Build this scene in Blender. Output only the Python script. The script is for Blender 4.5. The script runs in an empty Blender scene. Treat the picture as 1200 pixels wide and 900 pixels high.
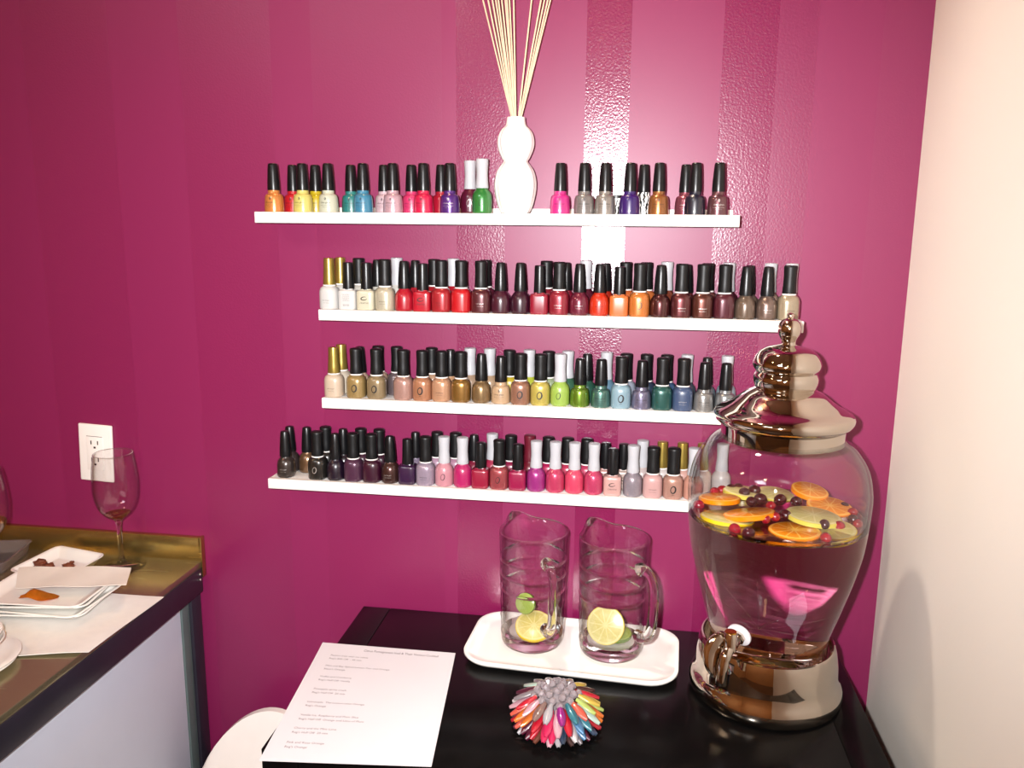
import bpy, bmesh, math, random
from mathutils import Vector, Matrix, Euler

random.seed(7)
scene = bpy.context.scene
COL = scene.collection
PI = math.pi
TZ = 0.79                      # height of the black table top above the floor

# ------------------------------------------------------------------ camera
F, YAW, PITCH, ROLL, CD, CH = 965.0065, 0.1444785, 0.1896948, 0.0092639, 1.2903645, 0.6531724 + TZ
FW = Vector((-math.sin(YAW) * math.cos(PITCH), math.cos(YAW) * math.cos(PITCH), -math.sin(PITCH)))
_r = Vector((math.cos(YAW), math.sin(YAW), 0)); _u = _r.cross(FW)
RT = _r * math.cos(ROLL) + _u * math.sin(ROLL)
UP = -_r * math.sin(ROLL) + _u * math.cos(ROLL)
CAM = Vector((0, -CD, CH))
cam_data = bpy.data.cameras.new('camera'); cam = bpy.data.objects.new('camera', cam_data); COL.objects.link(cam)
cam_data.sensor_width = 36; cam_data.lens = F * 36 / 1200; cam_data.clip_start = 0.02
cam.matrix_world = Matrix(((RT.x, UP.x, -FW.x, CAM.x), (RT.y, UP.y, -FW.y, CAM.y), (RT.z, UP.z, -FW.z, CAM.z), (0, 0, 0, 1)))
scene.camera = cam


def at(px, py, axis, val):
    """the point of the plane axis=val that a pixel of the survey photo looks at (world metres)"""
    d = FW + RT * ((px - 600) / F) - UP * ((py - 450) / F)
    return CAM + d * ((val - CAM[axis]) / d[axis])


def px_of(P):
    q = Vector(P) - CAM; z = q.dot(FW)
    return 600 + F * q.dot(RT) / z, 450 - F * q.dot(UP) / z


def x_at(px, y, z):
    x = 0.0
    for _ in range(6):
        a = px_of((x, y, z))[0]; b = px_of((x + .001, y, z))[0]
        x += (px - a) / (b - a) * .001
    return x


# ------------------------------------------------------------------ materials
def lin(c):
    c = c.lstrip('#'); v = [int(c[i:i + 2], 16) / 255 for i in (0, 2, 4)]
    return [x / 12.92 if x <= .04045 else ((x + .055) / 1.055) ** 2.4 for x in v] + [1]


def new_mat(name):
    m = bpy.data.materials.new(name); m.use_nodes = True
    return m, m.node_tree.nodes, m.node_tree.links, m.node_tree.nodes['Principled BSDF']


_pc = {}
def pm(name, color, rough=.5, metal=0., coat=0., trans=0., ior=1.5, emit=0., sss=0., noise=0., nscale=40., bump=0., bscale=200., spec=.5):
    if name in _pc: return _pc[name]
    m, N, L, b = new_mat(name)
    c = lin(color) if isinstance(color, str) else color
    b.inputs['Base Color'].default_value = c
    b.inputs['Roughness'].default_value = rough
    b.inputs['Metallic'].default_value = metal
    b.inputs['IOR'].default_value = ior
    b.inputs['Specular IOR Level'].default_value = spec
    b.inputs['Coat Weight'].default_value = coat
    b.inputs['Coat Roughness'].default_value = .04
    b.inputs['Transmission Weight'].default_value = trans
    if emit:
        b.inputs['Emission Color'].default_value = c; b.inputs['Emission Strength'].default_value = emit
    if sss:
        b.inputs['Subsurface Weight'].default_value = sss; b.inputs['Subsurface Radius'].default_value = (.006, .004, .003)
        b.inputs['Subsurface Scale'].default_value = 1
    if noise or bump:
        tc = N.new('ShaderNodeTexCoord')
        if noise:
            n = N.new('ShaderNodeTexNoise'); n.inputs['Scale'].default_value = nscale; n.inputs['Detail'].default_value = 4
            L.new(tc.outputs['Object'], n.inputs['Vector'])
            mx = N.new('ShaderNodeMix'); mx.data_type = 'RGBA'; mx.blend_type = 'MULTIPLY'; mx.inputs[0].default_value = 1
            rp = N.new('ShaderNodeValToRGB')
            rp.color_ramp.elements[0].position = .3; rp.color_ramp.elements[1].position = .7
            rp.color_ramp.elements[0].color = (1 - noise,) * 3 + (1,); rp.color_ramp.elements[1].color = (1, 1, 1, 1)
            L.new(n.outputs['Fac'], rp.inputs['Fac']); L.new(rp.outputs['Color'], mx.inputs[7])
            mx.inputs[6].default_value = c; L.new(mx.outputs[2], b.inputs['Base Color'])
        if bump:
            n2 = N.new('ShaderNodeTexNoise'); n2.inputs['Scale'].default_value = bscale
            L.new(tc.outputs['Object'], n2.inputs['Vector'])
            bp = N.new('ShaderNodeBump'); bp.inputs['Strength'].default_value = bump; bp.inputs['Distance'].default_value = .001
            L.new(n2.outputs['Fac'], bp.inputs['Height']); L.new(bp.outputs['Normal'], b.inputs['Normal'])
    _pc[name] = m
    return m


def math_node(N, L, op, a, b=None):
    n = N.new('ShaderNodeMath'); n.operation = op
    for i, v in enumerate((a, b)):
        if v is None: continue
        if isinstance(v, (int, float)): n.inputs[i].default_value = v
        else: L.new(v, n.inputs[i])
    return n.outputs[0]


def purple_wall_mat():
    m, N, L, b = new_mat('plum_striped_wall_paint')
    geo = N.new('ShaderNodeNewGeometry'); sep = N.new('ShaderNodeSeparateXYZ'); L.new(geo.outputs['Position'], sep.inputs[0])
    t = math_node(N, L, 'DIVIDE', math_node(N, L, 'ADD', sep.outputs['X'], 2.4), 2.8)
    rp = N.new('ShaderNodeValToRGB'); cr = rp.color_ramp; cr.interpolation = 'CONSTANT'
    # (x, gloss 0..1): satin and gloss stripes of the same colour
    st = [(-2.4, 0), (-2.1, .5), (-1.9, 0), (-1.6, .35), (-1.45, 0), (-1.25, .35), (-1.15, 0), (-1.007, .35), (-.857, 0), (-.73, .35), (-.574, 0), (-.51, .25),
          (-.30, .0), (-.283, .8), (-.212, 0), (-.092, 1), (-.024, 0), (.107, .8), (.19, .45), (.236, 0), (.33, .2)]
    cr.elements[0].position = 0; cr.elements[0].color = (0, 0, 0, 1)
    cr.elements.remove(cr.elements[1])
    for x, g in st[1:]:
        e = cr.elements.new((x + 2.4) / 2.8); e.color = (g, g, g, 1)
    L.new(t, rp.inputs['Fac'])
    g = rp.outputs['Color']
    mr = N.new('ShaderNodeMapRange'); L.new(g, mr.inputs['Value'])
    mr.inputs['To Min'].default_value = .43; mr.inputs['To Max'].default_value = .22
    L.new(mr.outputs[0], b.inputs['Roughness'])
    mix = N.new('ShaderNodeMix'); mix.data_type = 'RGBA'
    mix.inputs[6].default_value = lin('#7e1a4b'); mix.inputs[7].default_value = lin('#771645')
    L.new(g, mix.inputs[0]); L.new(mix.outputs[2], b.inputs['Base Color'])
    n = N.new('ShaderNodeTexNoise'); n.inputs['Scale'].default_value = 300; n.inputs['Detail'].default_value = 2
    L.new(geo.outputs['Position'], n.inputs['Vector'])
    bp = N.new('ShaderNodeBump'); bp.inputs['Distance'].default_value = .0012
    L.new(n.outputs['Fac'], bp.inputs['Height'])
    L.new(math_node(N, L, 'ADD', math_node(N, L, 'MULTIPLY', g, .30), .04), bp.inputs['Strength'])
    L.new(bp.outputs['Normal'], b.inputs['Normal'])
    L.new(math_node(N, L, 'ADD', math_node(N, L, 'MULTIPLY', g, .45), .5), b.inputs['Specular IOR Level'])
    return m


def citrus_mat(name, rind, pith, pulp, pulp2):
    """a cut slice: rind on the side, pith ring, wedge segments (object coords, slice radius 1 after scaling by r)"""
    m, N, L, b = new_mat(name)
    tc = N.new('ShaderNodeTexCoord'); sep = N.new('ShaderNodeSeparateXYZ'); L.new(tc.outputs['Object'], sep.inputs[0])
    x, y = sep.outputs['X'], sep.outputs['Y']
    r = math_node(N, L, 'SQRT', math_node(N, L, 'ADD', math_node(N, L, 'MULTIPLY', x, x), math_node(N, L, 'MULTIPLY', y, y)))
    rn = math_node(N, L, 'DIVIDE', r, .032)
    a = math_node(N, L, 'ARCTAN2', y, x)
    seg = math_node(N, L, 'ABSOLUTE', math_node(N, L, 'SINE', math_node(N, L, 'MULTIPLY', a, 5)))
    wall = math_node(N, L, 'LESS_THAN', math_node(N, L, 'MULTIPLY', seg, rn), .13)
    core = math_node(N, L, 'LESS_THAN', rn, .13)
    ring = math_node(N, L, 'GREATER_THAN', rn, .86)
    pithm = math_node(N, L, 'MAXIMUM', math_node(N, L, 'MAXIMUM', wall, core), ring)
    rindm = math_node(N, L, 'GREATER_THAN', rn, .965)
    nz = N.new('ShaderNodeTexNoise'); nz.inputs['Scale'].default_value = 260; L.new(tc.outputs['Object'], nz.inputs['Vector'])
    m1 = N.new('ShaderNodeMix'); m1.data_type = 'RGBA'; m1.inputs[6].default_value = lin(pulp); m1.inputs[7].default_value = lin(pulp2)
    L.new(nz.outputs['Fac'], m1.inputs[0])
    m2 = N.new('ShaderNodeMix'); m2.data_type = 'RGBA'; m2.inputs[7].default_value = lin(pith)
    L.new(math_node(N, L, 'MULTIPLY', pithm, .8), m2.inputs[0]); L.new(m1.outputs[2], m2.inputs[6])
    m3 = N.new('ShaderNodeMix'); m3.data_type = 'RGBA'; m3.inputs[7].default_value = lin(rind)
    L.new(rindm, m3.inputs[0]); L.new(m2.outputs[2], m3.inputs[6]); L.new(m3.outputs[2], b.inputs['Base Color'])
    b.inputs['Roughness'].default_value = .25
    b.inputs['Subsurface Weight'].default_value = .15; b.inputs['Subsurface Radius'].default_value = (.004, .003, .001); b.inputs['Subsurface Scale'].default_value = 1
    return m


def thin_glass_mat(name, edge, refl=.045):
    """thin clear walls: see-through, mirroring more and tinting towards grazing angles"""
    m = bpy.data.materials.new(name); m.use_nodes = True
    N, L = m.node_tree.nodes, m.node_tree.links
    N.remove(N['Principled BSDF']); out = N['Material Output']
    lw = N.new('ShaderNodeLayerWeight'); lw.inputs['Blend'].default_value = .5
    f = lw.outputs['Facing']
    f2 = math_node(N, L, 'MULTIPLY', f, f); f4 = math_node(N, L, 'MULTIPLY', f2, f2); f5 = math_node(N, L, 'MULTIPLY', f4, f)
    k = math_node(N, L, 'ADD', math_node(N, L, 'MULTIPLY', f5, .85), refl)
    tr = N.new('ShaderNodeBsdfTransparent'); gl = N.new('ShaderNodeBsdfGlossy'); gl.inputs['Roughness'].default_value = .0
    mx = N.new('ShaderNodeMix'); mx.data_type = 'RGBA'; mx.inputs[6].default_value = (1, 1, 1, 1); mx.inputs[7].default_value = edge
    L.new(f4, mx.inputs[0]); L.new(mx.outputs[2], tr.inputs['Color'])
    ms = N.new('ShaderNodeMixShader'); L.new(k, ms.inputs[0]); L.new(tr.outputs[0], ms.inputs[1]); L.new(gl.outputs[0], ms.inputs[2])
    L.new(ms.outputs[0], out.inputs['Surface'])
    return m


def steel_mat(name='brushed_steel', col='#b89e60', metal=.95):
    m, N, L, b = new_mat(name)
    b.inputs['Base Color'].default_value = lin(col); b.inputs['Metallic'].default_value = metal
    tc = N.new('ShaderNodeTexCoord'); mp = N.new('ShaderNodeMapping'); mp.inputs['Scale'].default_value = (3, 160, 160)
    L.new(tc.outputs['Object'], mp.inputs['Vector'])
    n = N.new('ShaderNodeTexNoise'); n.inputs['Scale'].default_value = 3; n.inputs['Detail'].default_value = 5; L.new(mp.outputs[0], n.inputs['Vector'])
    mr = N.new('ShaderNodeMapRange'); mr.inputs['To Min'].default_value = .21; mr.inputs['To Max'].default_value = .30
    L.new(n.outputs['Fac'], mr.inputs['Value']); L.new(mr.outputs[0], b.inputs['Roughness'])
    return m


def zebra_mat():
    m, N, L, b = new_mat('zebra_print')
    tc = N.new('ShaderNodeTexCoord'); w = N.new('ShaderNodeTexWave'); w.inputs['Scale'].default_value = 60; w.inputs['Distortion'].default_value = 9
    w.inputs['Detail Scale'].default_value = 1.2; L.new(tc.outputs['Object'], w.inputs['Vector'])
    rp = N.new('ShaderNodeValToRGB'); rp.color_ramp.interpolation = 'CONSTANT'
    rp.color_ramp.elements[0].color = lin('#1a1a1c'); rp.color_ramp.elements[1].position = .45; rp.color_ramp.elements[1].color = lin('#eceae6')
    L.new(w.outputs['Fac'], rp.inputs['Fac']); L.new(rp.outputs['Color'], b.inputs['Base Color']); b.inputs['Roughness'].default_value = .3
    return m


def polish(col, kind='c'):
    """nail lacquer seen through its glass bottle: c cream, s shimmer, m metallic"""
    key = 'polish_%s_%s' % (col.lstrip('#'), kind)
    if key in _pc: return _pc[key]
    m, N, L, b = new_mat(key)
    c = [v * .56 for v in lin(col)[:3]] + [1]
    b.inputs['Base Color'].default_value = c
    b.inputs['Roughness'].default_value = .35 if kind == 'c' else .3
    b.inputs['Metallic'].default_value = {'c': 0, 's': .3, 'm': .62}[kind]
    b.inputs['Coat Weight'].default_value = 1; b.inputs['Coat Roughness'].default_value = .05
    if kind != 'c':
        tc = N.new('ShaderNodeTexCoord'); n = N.new('ShaderNodeTexNoise'); n.inputs['Scale'].default_value = 900
        L.new(tc.outputs['Object'], n.inputs['Vector'])
        mx = N.new('ShaderNodeMix'); mx.data_type = 'RGBA'
        mx.inputs[6].default_value = [v * .75 for v in c[:3]] + [1]; mx.inputs[7].default_value = [min(1, v * 1.3 + .015) for v in c[:3]] + [1]
        L.new(n.outputs['Fac'], mx.inputs[0]); L.new(mx.outputs[2], b.inputs['Base Color'])
    _pc[key] = m
    return m


M_WALL = purple_wall_mat()
M_CREAM = pm('cream_wall_paint', '#ddd6cb', .75, bump=.15, bscale=120)
M_PLAIN = pm('warm_room_paint', '#c08c58', .8, noise=.1, nscale=3)
M_FLOOR = pm('brown_floor', '#5a3d28', .4, noise=.4, nscale=6)
M_CEIL = pm('ceiling_paint', '#cdbb9d', .85, noise=.05, nscale=3)
M_WHITE = pm('white_satin_board', '#dedbd7', .42, noise=.03, nscale=30)
M_BLACKWOOD = pm('black_brown_veneer', '#0b0a0a', .2, spec=.14, noise=.4, nscale=30, bump=.05, bscale=90)
M_SEAM = pm('black_edge_band', '#1c1a19', .3, noise=.2)
M_PAPER = pm('white_paper', '#d3cfd2', .8, noise=.02, nscale=20)
M_INK = pm('grey_print', '#6c6468', .8, noise=.1)
M_INKD = pm('dark_print', '#4a3a40', .8, noise=.1)
M_PORC = pm('white_porcelain', '#f2efe8', .15, coat=.6, noise=.02, nscale=8)
M_CHROME = pm('polished_nickel', '#cdc3b6', .045, 1., noise=.03, nscale=4)
M_GLASS = pm('clear_glass', '#ffffff', 0., trans=1, ior=1.47)
M_THIN = thin_glass_mat('thin_clear_glass', (.62, .64, .62, 1))
M_THINP = thin_glass_mat('pitcher_wall_glass', (.42, .46, .42, 1), .06)
M_GLASSJ = pm('dispenser_glass', '#fdf4f4', 0., trans=1, ior=1.333)
M_WATER = pm('infused_water', '#fdf3f2', 0., trans=1, ior=1.333)
M_PLASTIC = pm('clear_plastic', '#e6e0e4', .12, trans=.92, ior=1.3)
M_STEEL = steel_mat()
M_STEELTOP = steel_mat('brushed_worktop', '#a09778', .8)
M_DKSTEEL = pm('dark_apron_metal', '#2e2b36', .35, .2, noise=.2, nscale=20)
M_PANEL = pm('white_laminate', '#c9cedb', .5, noise=.03, nscale=15)
M_POST = pm('grey_green_post', '#5e6c6b', .45, .2, noise=.1, nscale=20)
M_BOLT = pm('bright_bolt', '#e8e6e2', .25, .8, noise=.05)
M_CAPB = pm('black_cap', '#0e0e10', .33, noise=.15, nscale=60, spec=.4)
M_CAPR = pm('black_rubber_cap', '#0e0e0f', .45, spec=.35, noise=.15, nscale=60)
M_CAPW = pm('frosted_white_cap', '#aeaeb2', .35, noise=.06, nscale=50)
M_CAPG = pm('gold_cap', '#a58e45', .32, .75, noise=.1, nscale=50)
M_CAPRED = pm('dark_red_cap', '#5e1424', .35, noise=.1)
M_COLLAR = pm('white_collar', '#e9e4df', .3, noise=.03)
M_LBLK = pm('black_label_print', '#1b1718', .4, noise=.1)
M_LSIL = pm('silver_label_print', '#c9c4bf', .3, .6, noise=.1)
M_ZEBRA = zebra_mat()
M_CERAMIC = pm('white_ribbed_ceramic', '#efebe4', .22, coat=.5, noise=.02, nscale=20)
M_REED = pm('pale_reed', '#e2c7a8', .7, noise=.12, nscale=120)
M_ORANGE = citrus_mat('orange_flesh', '#d67a04', '#dca850', '#c46c0a', '#d2841c')
M_LEMON = citrus_mat('lemon_flesh', '#d2b60c', '#ccc288', '#b4a75a', '#c2b672')
M_LEMONP = citrus_mat('pale_lemon_flesh', '#c0b24c', '#cac08c', '#b2a868', '#beb478')
M_LIME = citrus_mat('lime_flesh', '#4f6a1c', '#8c9c50', '#7a8d3c', '#8a9c48')
M_CRAN = pm('cranberry_skin', '#8e1020', .12, coat=.5, noise=.4, nscale=120)
M_BERRY = pm('dark_berry_skin', '#3c0c16', .15, coat=.5, noise=.4, nscale=150)
M_WINE = pm('amber_wine', '#c98a52', 0., trans=1, ior=1.33)
M_PEEL = pm('orange_peel', '#e0851a', .4, noise=.3, nscale=90)
M_CRUMB = pm('brown_crumb', '#7a3d22', .7, noise=.5, nscale=200, bump=.6, bscale=300)
M_NAPKIN = pm('white_napkin', '#e2ded8', .85, noise=.05, nscale=60, bump=.2, bscale=80)
M_NAPKINT = pm('parchment_napkin', '#dcd6cc', .8, noise=.05, nscale=40, bump=.15, bscale=80)
M_SILICONE = pm('milky_silicone', '#d9d3d6', .35, sss=.2, noise=.03)
M_OUTLET = pm('white_outlet_plastic', '#ece5df', .3, noise=.03)
M_SLOT = pm('dark_slot', '#1a1414', .6, noise=.1)
M_CHAIR = pm('white_moulded_shell', '#e5ddd6', .3, coat=.3, noise=.03)
M_BRASS = pm('brass_top', '#d9b24a', .08, 1., noise=.1)
M_HUB = pm('clear_acrylic_hub', '#b9adb0', .1, trans=.6, ior=1.35, noise=.1)
M_FILL = pm('cool_fill_emission', [.84, .92, 1, 1], .5, emit=13)  # glow of the added fill panel, not a known lamp
M_LAMP = pm('warm_lamp_lens', [1, .62, .32, 1], .5, emit=150)


# ------------------------------------------------------------------ object helpers
def tag(o, label=None, cat=None, group=None, kind=None):
    if label: o['label'] = label
    if cat: o['category'] = cat
    if group: o['group'] = group
    if kind: o['kind'] = kind
    return o


def obj(name, me, m=None, parent=None, loc=(0, 0, 0), rot=(0, 0, 0)):
    o = bpy.data.objects.new(name, me); COL.objects.link(o)
    o.location = loc; o.rotation_euler = rot
    if parent: o.parent = parent
    if m is not None:
        if not me.materials: me.materials.append(m)
        else:
            o.material_slots[0].link = 'OBJECT'; o.material_slots[0].material = m
    return o


def root(name, loc, label, cat, group=None, rz=0):
    o = bpy.data.objects.new(name, None); COL.objects.link(o); o.location = loc; o.rotation_euler = (0, 0, rz)
    o.empty_display_size = .02
    return tag(o, label, cat, group)


def finish(bm, name, smooth=True, angle=40):
    bmesh.ops.recalc_face_normals(bm, faces=bm.faces)
    me = bpy.data.meshes.new(name); bm.to_mesh(me); bm.free()
    if smooth:
        for p in me.polygons: p.use_smooth = True
        try: me.set_sharp_from_angle(angle=math.radians(angle))
        except Exception: pass
    return me


def pydata(name, V, Fc, smooth=True, angle=40):
    bm = bmesh.new(); vs = [bm.verts.new(v) for v in V]
    for f in Fc:
        try: bm.faces.new([vs[i] for i in f])
        except ValueError: pass
    return finish(bm, name, smooth, angle)


def add_box(bm, x0, x1, y0, y1, z0, z1, bev=0., seg=2):
    r = bmesh.ops.create_cube(bm, size=1)
    vs = r['verts']
    for v in vs:
        v.co = Vector((x0 + (v.co.x + .5) * (x1 - x0), y0 + (v.co.y + .5) * (y1 - y0), z0 + (v.co.z + .5) * (z1 - z0)))
    if bev:
        es = list({e for v in vs for e in v.link_edges})
        bmesh.ops.bevel(bm, geom=es, offset=bev, segments=seg, affect='EDGES', profile=.5)


def box(name, x0, x1, y0, y1, z0, z1, bev=.002, seg=2):
    bm = bmesh.new(); add_box(bm, x0, x1, y0, y1, z0, z1, bev, seg); return finish(bm, name)


def lathe(name, prof, seg=32, shape=None, angle=50, closed=False):
    """prof: (r, z) list; shape(theta, r, z) -> (x, y, z) if given"""
    V, Fc, rings = [], [], []
    for r, z in prof:
        if r < 1e-6:
            rings.append([len(V)]); V.append((0, 0, z))
        else:
            ring = []
            for k in range(seg):
                t = 2 * PI * k / seg
                ring.append(len(V)); V.append(shape(t, r, z) if shape else (r * math.cos(t), r * math.sin(t), z))
            rings.append(ring)
    prs = list(zip(rings, rings[1:]))
    if closed: prs.append((rings[-1], rings[0]))
    for A, B in prs:
        if len(A) == 1 and len(B) == 1: continue
        for k in range(seg):
            j = (k + 1) % seg
            if len(A) == 1: Fc.append((A[0], B[k], B[j]))
            elif len(B) == 1: Fc.append((A[k], A[j], B[0]))
            else: Fc.append((A[k], A[j], B[j], B[k]))
    return pydata(name, V, Fc, True, angle)


def spl(pts, n=8):
    """Catmull-Rom through 2-D or 3-D points"""
    P = [Vector(p) for p in pts]; out = []
    for i in range(len(P) - 1):
        p0, p1, p2, p3 = P[max(i - 1, 0)], P[i], P[i + 1], P[min(i + 2, len(P) - 1)]
        for k in range(n):
            t = k / n
            out.append(.5 * ((2 * p1) + (p2 - p0) * t + (2 * p0 - 5 * p1 + 4 * p2 - p3) * t * t + (3 * p1 - p0 - 3 * p2 + p3) * t ** 3))
    out.append(P[-1])
    return out


def spl2(pts, n=6):
    return [(max(0, p[0]), p[1]) for p in [tuple(v) for v in spl([(a, b, 0) for a, b in pts], n)]]


def tube(bm, pts, rad, seg=10, cap=True, flat=1.0, nrm=None):
    """sweep a circle (or flattened ellipse) along pts; rad a number or a list"""
    P = [Vector(p) for p in pts]; n = len(P)
    R = rad if isinstance(rad, (list, tuple)) else [rad] * n
    T = [(P[min(i + 1, n - 1)] - P[max(i - 1, 0)]).normalized() for i in range(n)]
    a = Vector(nrm) if nrm else (Vector((0, 0, 1)) if abs(T[0].z) < .9 else Vector((1, 0, 0)))
    rings = []
    for i in range(n):
        a = (a - T[i] * a.dot(T[i]))
        a = a.normalized() if a.length > 1e-6 else T[i].orthogonal().normalized()
        b = T[i].cross(a)
        rings.append([bm.verts.new(P[i] + (a * math.cos(2 * PI * k / seg) * flat + b * math.sin(2 * PI * k / seg)) * R[i]) for k in range(seg)])
    for A, B in zip(rings, rings[1:]):
        for k in range(seg): bm.faces.new((A[k], A[(k + 1) % seg], B[(k + 1) % seg], B[k]))
    if cap:
        bm.faces.new(rings[0][::-1]); bm.faces.new(rings[-1])


def tube_mesh(name, pts, rad, **k):
    bm = bmesh.new(); tube(bm, pts, rad, **k); return finish(bm, name, True, 60)


_txt = {}
def text_mesh(s, size, name, align='CENTER'):
    """flat letters in the XZ plane (facing -Y), centred on the origin"""
    key = (s, size, align)
    if key in _txt: return _txt[key].copy()
    cu = bpy.data.curves.new('lettering', 'FONT'); cu.body = s; cu.size = size; cu.align_x = align; cu.align_y = 'CENTER'; cu.resolution_u = 2
    o = bpy.data.objects.new('lettering', cu); COL.objects.link(o)
    dg = bpy.context.evaluated_depsgraph_get(); dg.update()
    me = bpy.data.meshes.new_from_object(o.evaluated_get(dg))
    bpy.data.objects.remove(o); bpy.data.curves.remove(cu)
    me.materials.clear()
    _txt[key] = me
    return me.copy()


SQN = [2.0]
def wrap(x, z, rad):
    r = rad(z); t = x / r; sn, cs = math.sin(t), math.cos(t); n = SQN[0]
    k = r / (abs(cs) ** n + abs(sn) ** n) ** (1 / n) + .00022
    return Vector((k * sn, -k * cs, z))


def xz_text(bm, s, size, z0, rad, align='CENTER'):
    """add lettering wrapped on a round body; rad(z) gives the radius"""
    me = text_mesh(s, size, 'lettering', align)
    base = len(bm.verts); bm.from_mesh(me); bm.verts.ensure_lookup_table()
    for v in bm.verts[base:]:
        x, z = v.co.x, v.co.y + z0
        v.co = wrap(x, z, rad)
    bpy.data.meshes.remove(me)


def ring_mark(bm, cx, cz, rx, rz, w, rad, tilt=0., a0=0., a1=2 * PI, n=36, taper=False):
    """oval outline mark wrapped on a round body"""
    rows = []
    for k in range(n + 1):
        t = a0 + (a1 - a0) * k / n
        ww = w * ((.35 + .65 * math.sin(PI * k / n)) if taper else (1 + .35 * math.cos(t)))
        row = []
        for s in (-1, 1):
            x, z = (rx + s * ww) * math.cos(t), (rz + s * ww) * math.sin(t)
            x, z = x * math.cos(tilt) - z * math.sin(tilt) + cx, x * math.sin(tilt) + z * math.cos(tilt) + cz
            row.append(bm.verts.new(wrap(x, z, rad)))
        rows.append(row)
    for A, B in zip(rows, rows[1:]): bm.faces.new((A[0], A[1], B[1], B[0]))


# ------------------------------------------------------------------ the room
XL, XR, YF, ZC = -2.4, 0.40, -3.4, 2.5
obj('wall_back', box('wall_back', XL - .1, XR + .1, 0, .1, -.1, ZC + .1, 0), M_WALL)['kind'] = 'structure'
obj('wall_right', box('wall_right', XR, XR + .1, YF, 0, -.1, ZC + .1, 0), M_CREAM)['kind'] = 'structure'
obj('wall_left', box('wall_left', XL - .1, XL, YF, 0, -.1, ZC + .1, 0), M_PLAIN)['kind'] = 'structure'
obj('wall_front', box('wall_front', XL - .1, XR + .1, YF - .1, YF, -.1, ZC + .1, 0), M_PLAIN)['kind'] = 'structure'
obj('floor', box('floor', XL - .1, XR + .1, YF - .1, .1, -.1, 0, 0), M_FLOOR)['kind'] = 'structure'
obj('ceiling', box('ceiling', XL - .1, XR + .1, YF - .1, .1, ZC, ZC + .1, 0), M_CEIL)['kind'] = 'structure'

# ceiling downlights (only seen mirrored in the chrome and steel)
me_ring = lathe('lamp_trim', [(.055, 0), (.075, 0), (.075, -.008), (.055, -.012)], 32, closed=True)
me_lens = lathe('lamp_lens', [(0, -.004), (.055, -.004), (.055, -.007), (0, -.009)], 32)
for i, (x, y) in enumerate([(-1.6, -1.0), (-.75, -1.9), (-1.7, -2.6), (-.1, -2.7)]):
    t = root('ceiling_downlight', (x, y, ZC), 'round warm recessed ceiling lamp with white trim ring', 'ceiling lamp', 'recessed ceiling lamps')
    obj('trim_ring', me_ring, M_OUTLET, t); obj('lens', me_lens, M_LAMP, t)


t = root('added_fill_panel', (-1.25, -2.3, ZC), 'unseen square cool white fill panel added at the ceiling behind the viewer', 'ceiling lamp')  # invented fill light: unseen cool panel added to lift the ambient level
obj('fill_frame', box('fill_frame', -.33, .33, -.33, .33, -.012, -.001, .002), M_OUTLET, t)
obj('fill_emitter', box('fill_emitter', -.30, .30, -.30, .30, -.018, -.0125, .001), M_FILL, t)


def light(name, kind, loc, energy, color=(1, 1, 1), **k):
    d = bpy.data.lights.new(name, kind); d.energy = energy; d.color = color
    for a, v in k.items(): setattr(d, a, v)
    o = bpy.data.objects.new(name, d); COL.objects.link(o); o.location = loc
    return o


# camera flash: just up and left of the lens
flash = light('camera_flash', 'SPOT', CAM + RT * -.055 + UP * .025 + FW * .01, 130, (1, .99, 1), shadow_soft_size=.012, spot_size=math.radians(105), spot_blend=1.0)
flash.matrix_world = Matrix.Translation(flash.location) @ cam.matrix_world.to_3x3().to_4x4()
flash.data.cycles.is_caustics_light = True
t = root('ceiling_downlight', (-.31, -.20, ZC), 'small ceiling spot near the plum wall aimed at the cream wall', 'ceiling lamp', 'recessed ceiling lamps')
obj('trim_ring', me_ring, M_OUTLET, t); obj('lens', me_lens, M_LAMP, t)
sp_ = light('ceiling_spot', 'SPOT', (-.31, -.20, ZC - .02), 42, (1, .92, .83), shadow_soft_size=.025, spot_size=math.radians(56), spot_blend=.8)
sp_.data.cycles.is_caustics_light = True
sp_.rotation_euler = (Vector((.42, -.42, TZ + .15)) - sp_.location).to_track_quat('-Z', 'Y').to_euler()

w = bpy.data.worlds.new('world'); scene.world = w; w.use_nodes = True
w.node_tree.nodes['Background'].inputs[0].default_value = (1, .8, .6, 1); w.node_tree.nodes['Background'].inputs[1].default_value = .05

# ------------------------------------------------------------------ black table (cube shelf on its side)
TX0, TX1, TY0, TY1 = -.445, .337, -.409, -.004
t = root('black_table', (0, 0, 0), 'black-brown low shelving unit used as a table under the drinks jar', 'table')
sw = .048
obj('top_panel', box('top_panel', TX0 + sw + .0006, TX1 - sw - .0006, TY0, TY1, TZ - .05, TZ, .0012), M_BLACKWOOD, t)
for s in (0, 1):
    x0 = TX0 if s == 0 else TX1 - sw
    obj('side_panel', box('side_panel', x0, x0 + sw, TY0, TY1, 0, TZ, .0012), M_BLACKWOOD, t)
obj('bottom_panel', box('bottom_panel', TX0 + sw, TX1 - sw, TY0, TY1, 0, .05, .001), M_BLACKWOOD, t)
obj('shelf_board', box('shelf_board', TX0 + sw, TX1 - sw, TY0 + .002, TY1, .385, .403, .001), M_BLACKWOOD, t)
obj('divider', box('divider', -.063, -.045, TY0 + .002, TY1, .05, TZ - .05, .001), M_BLACKWOOD, t)

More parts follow.
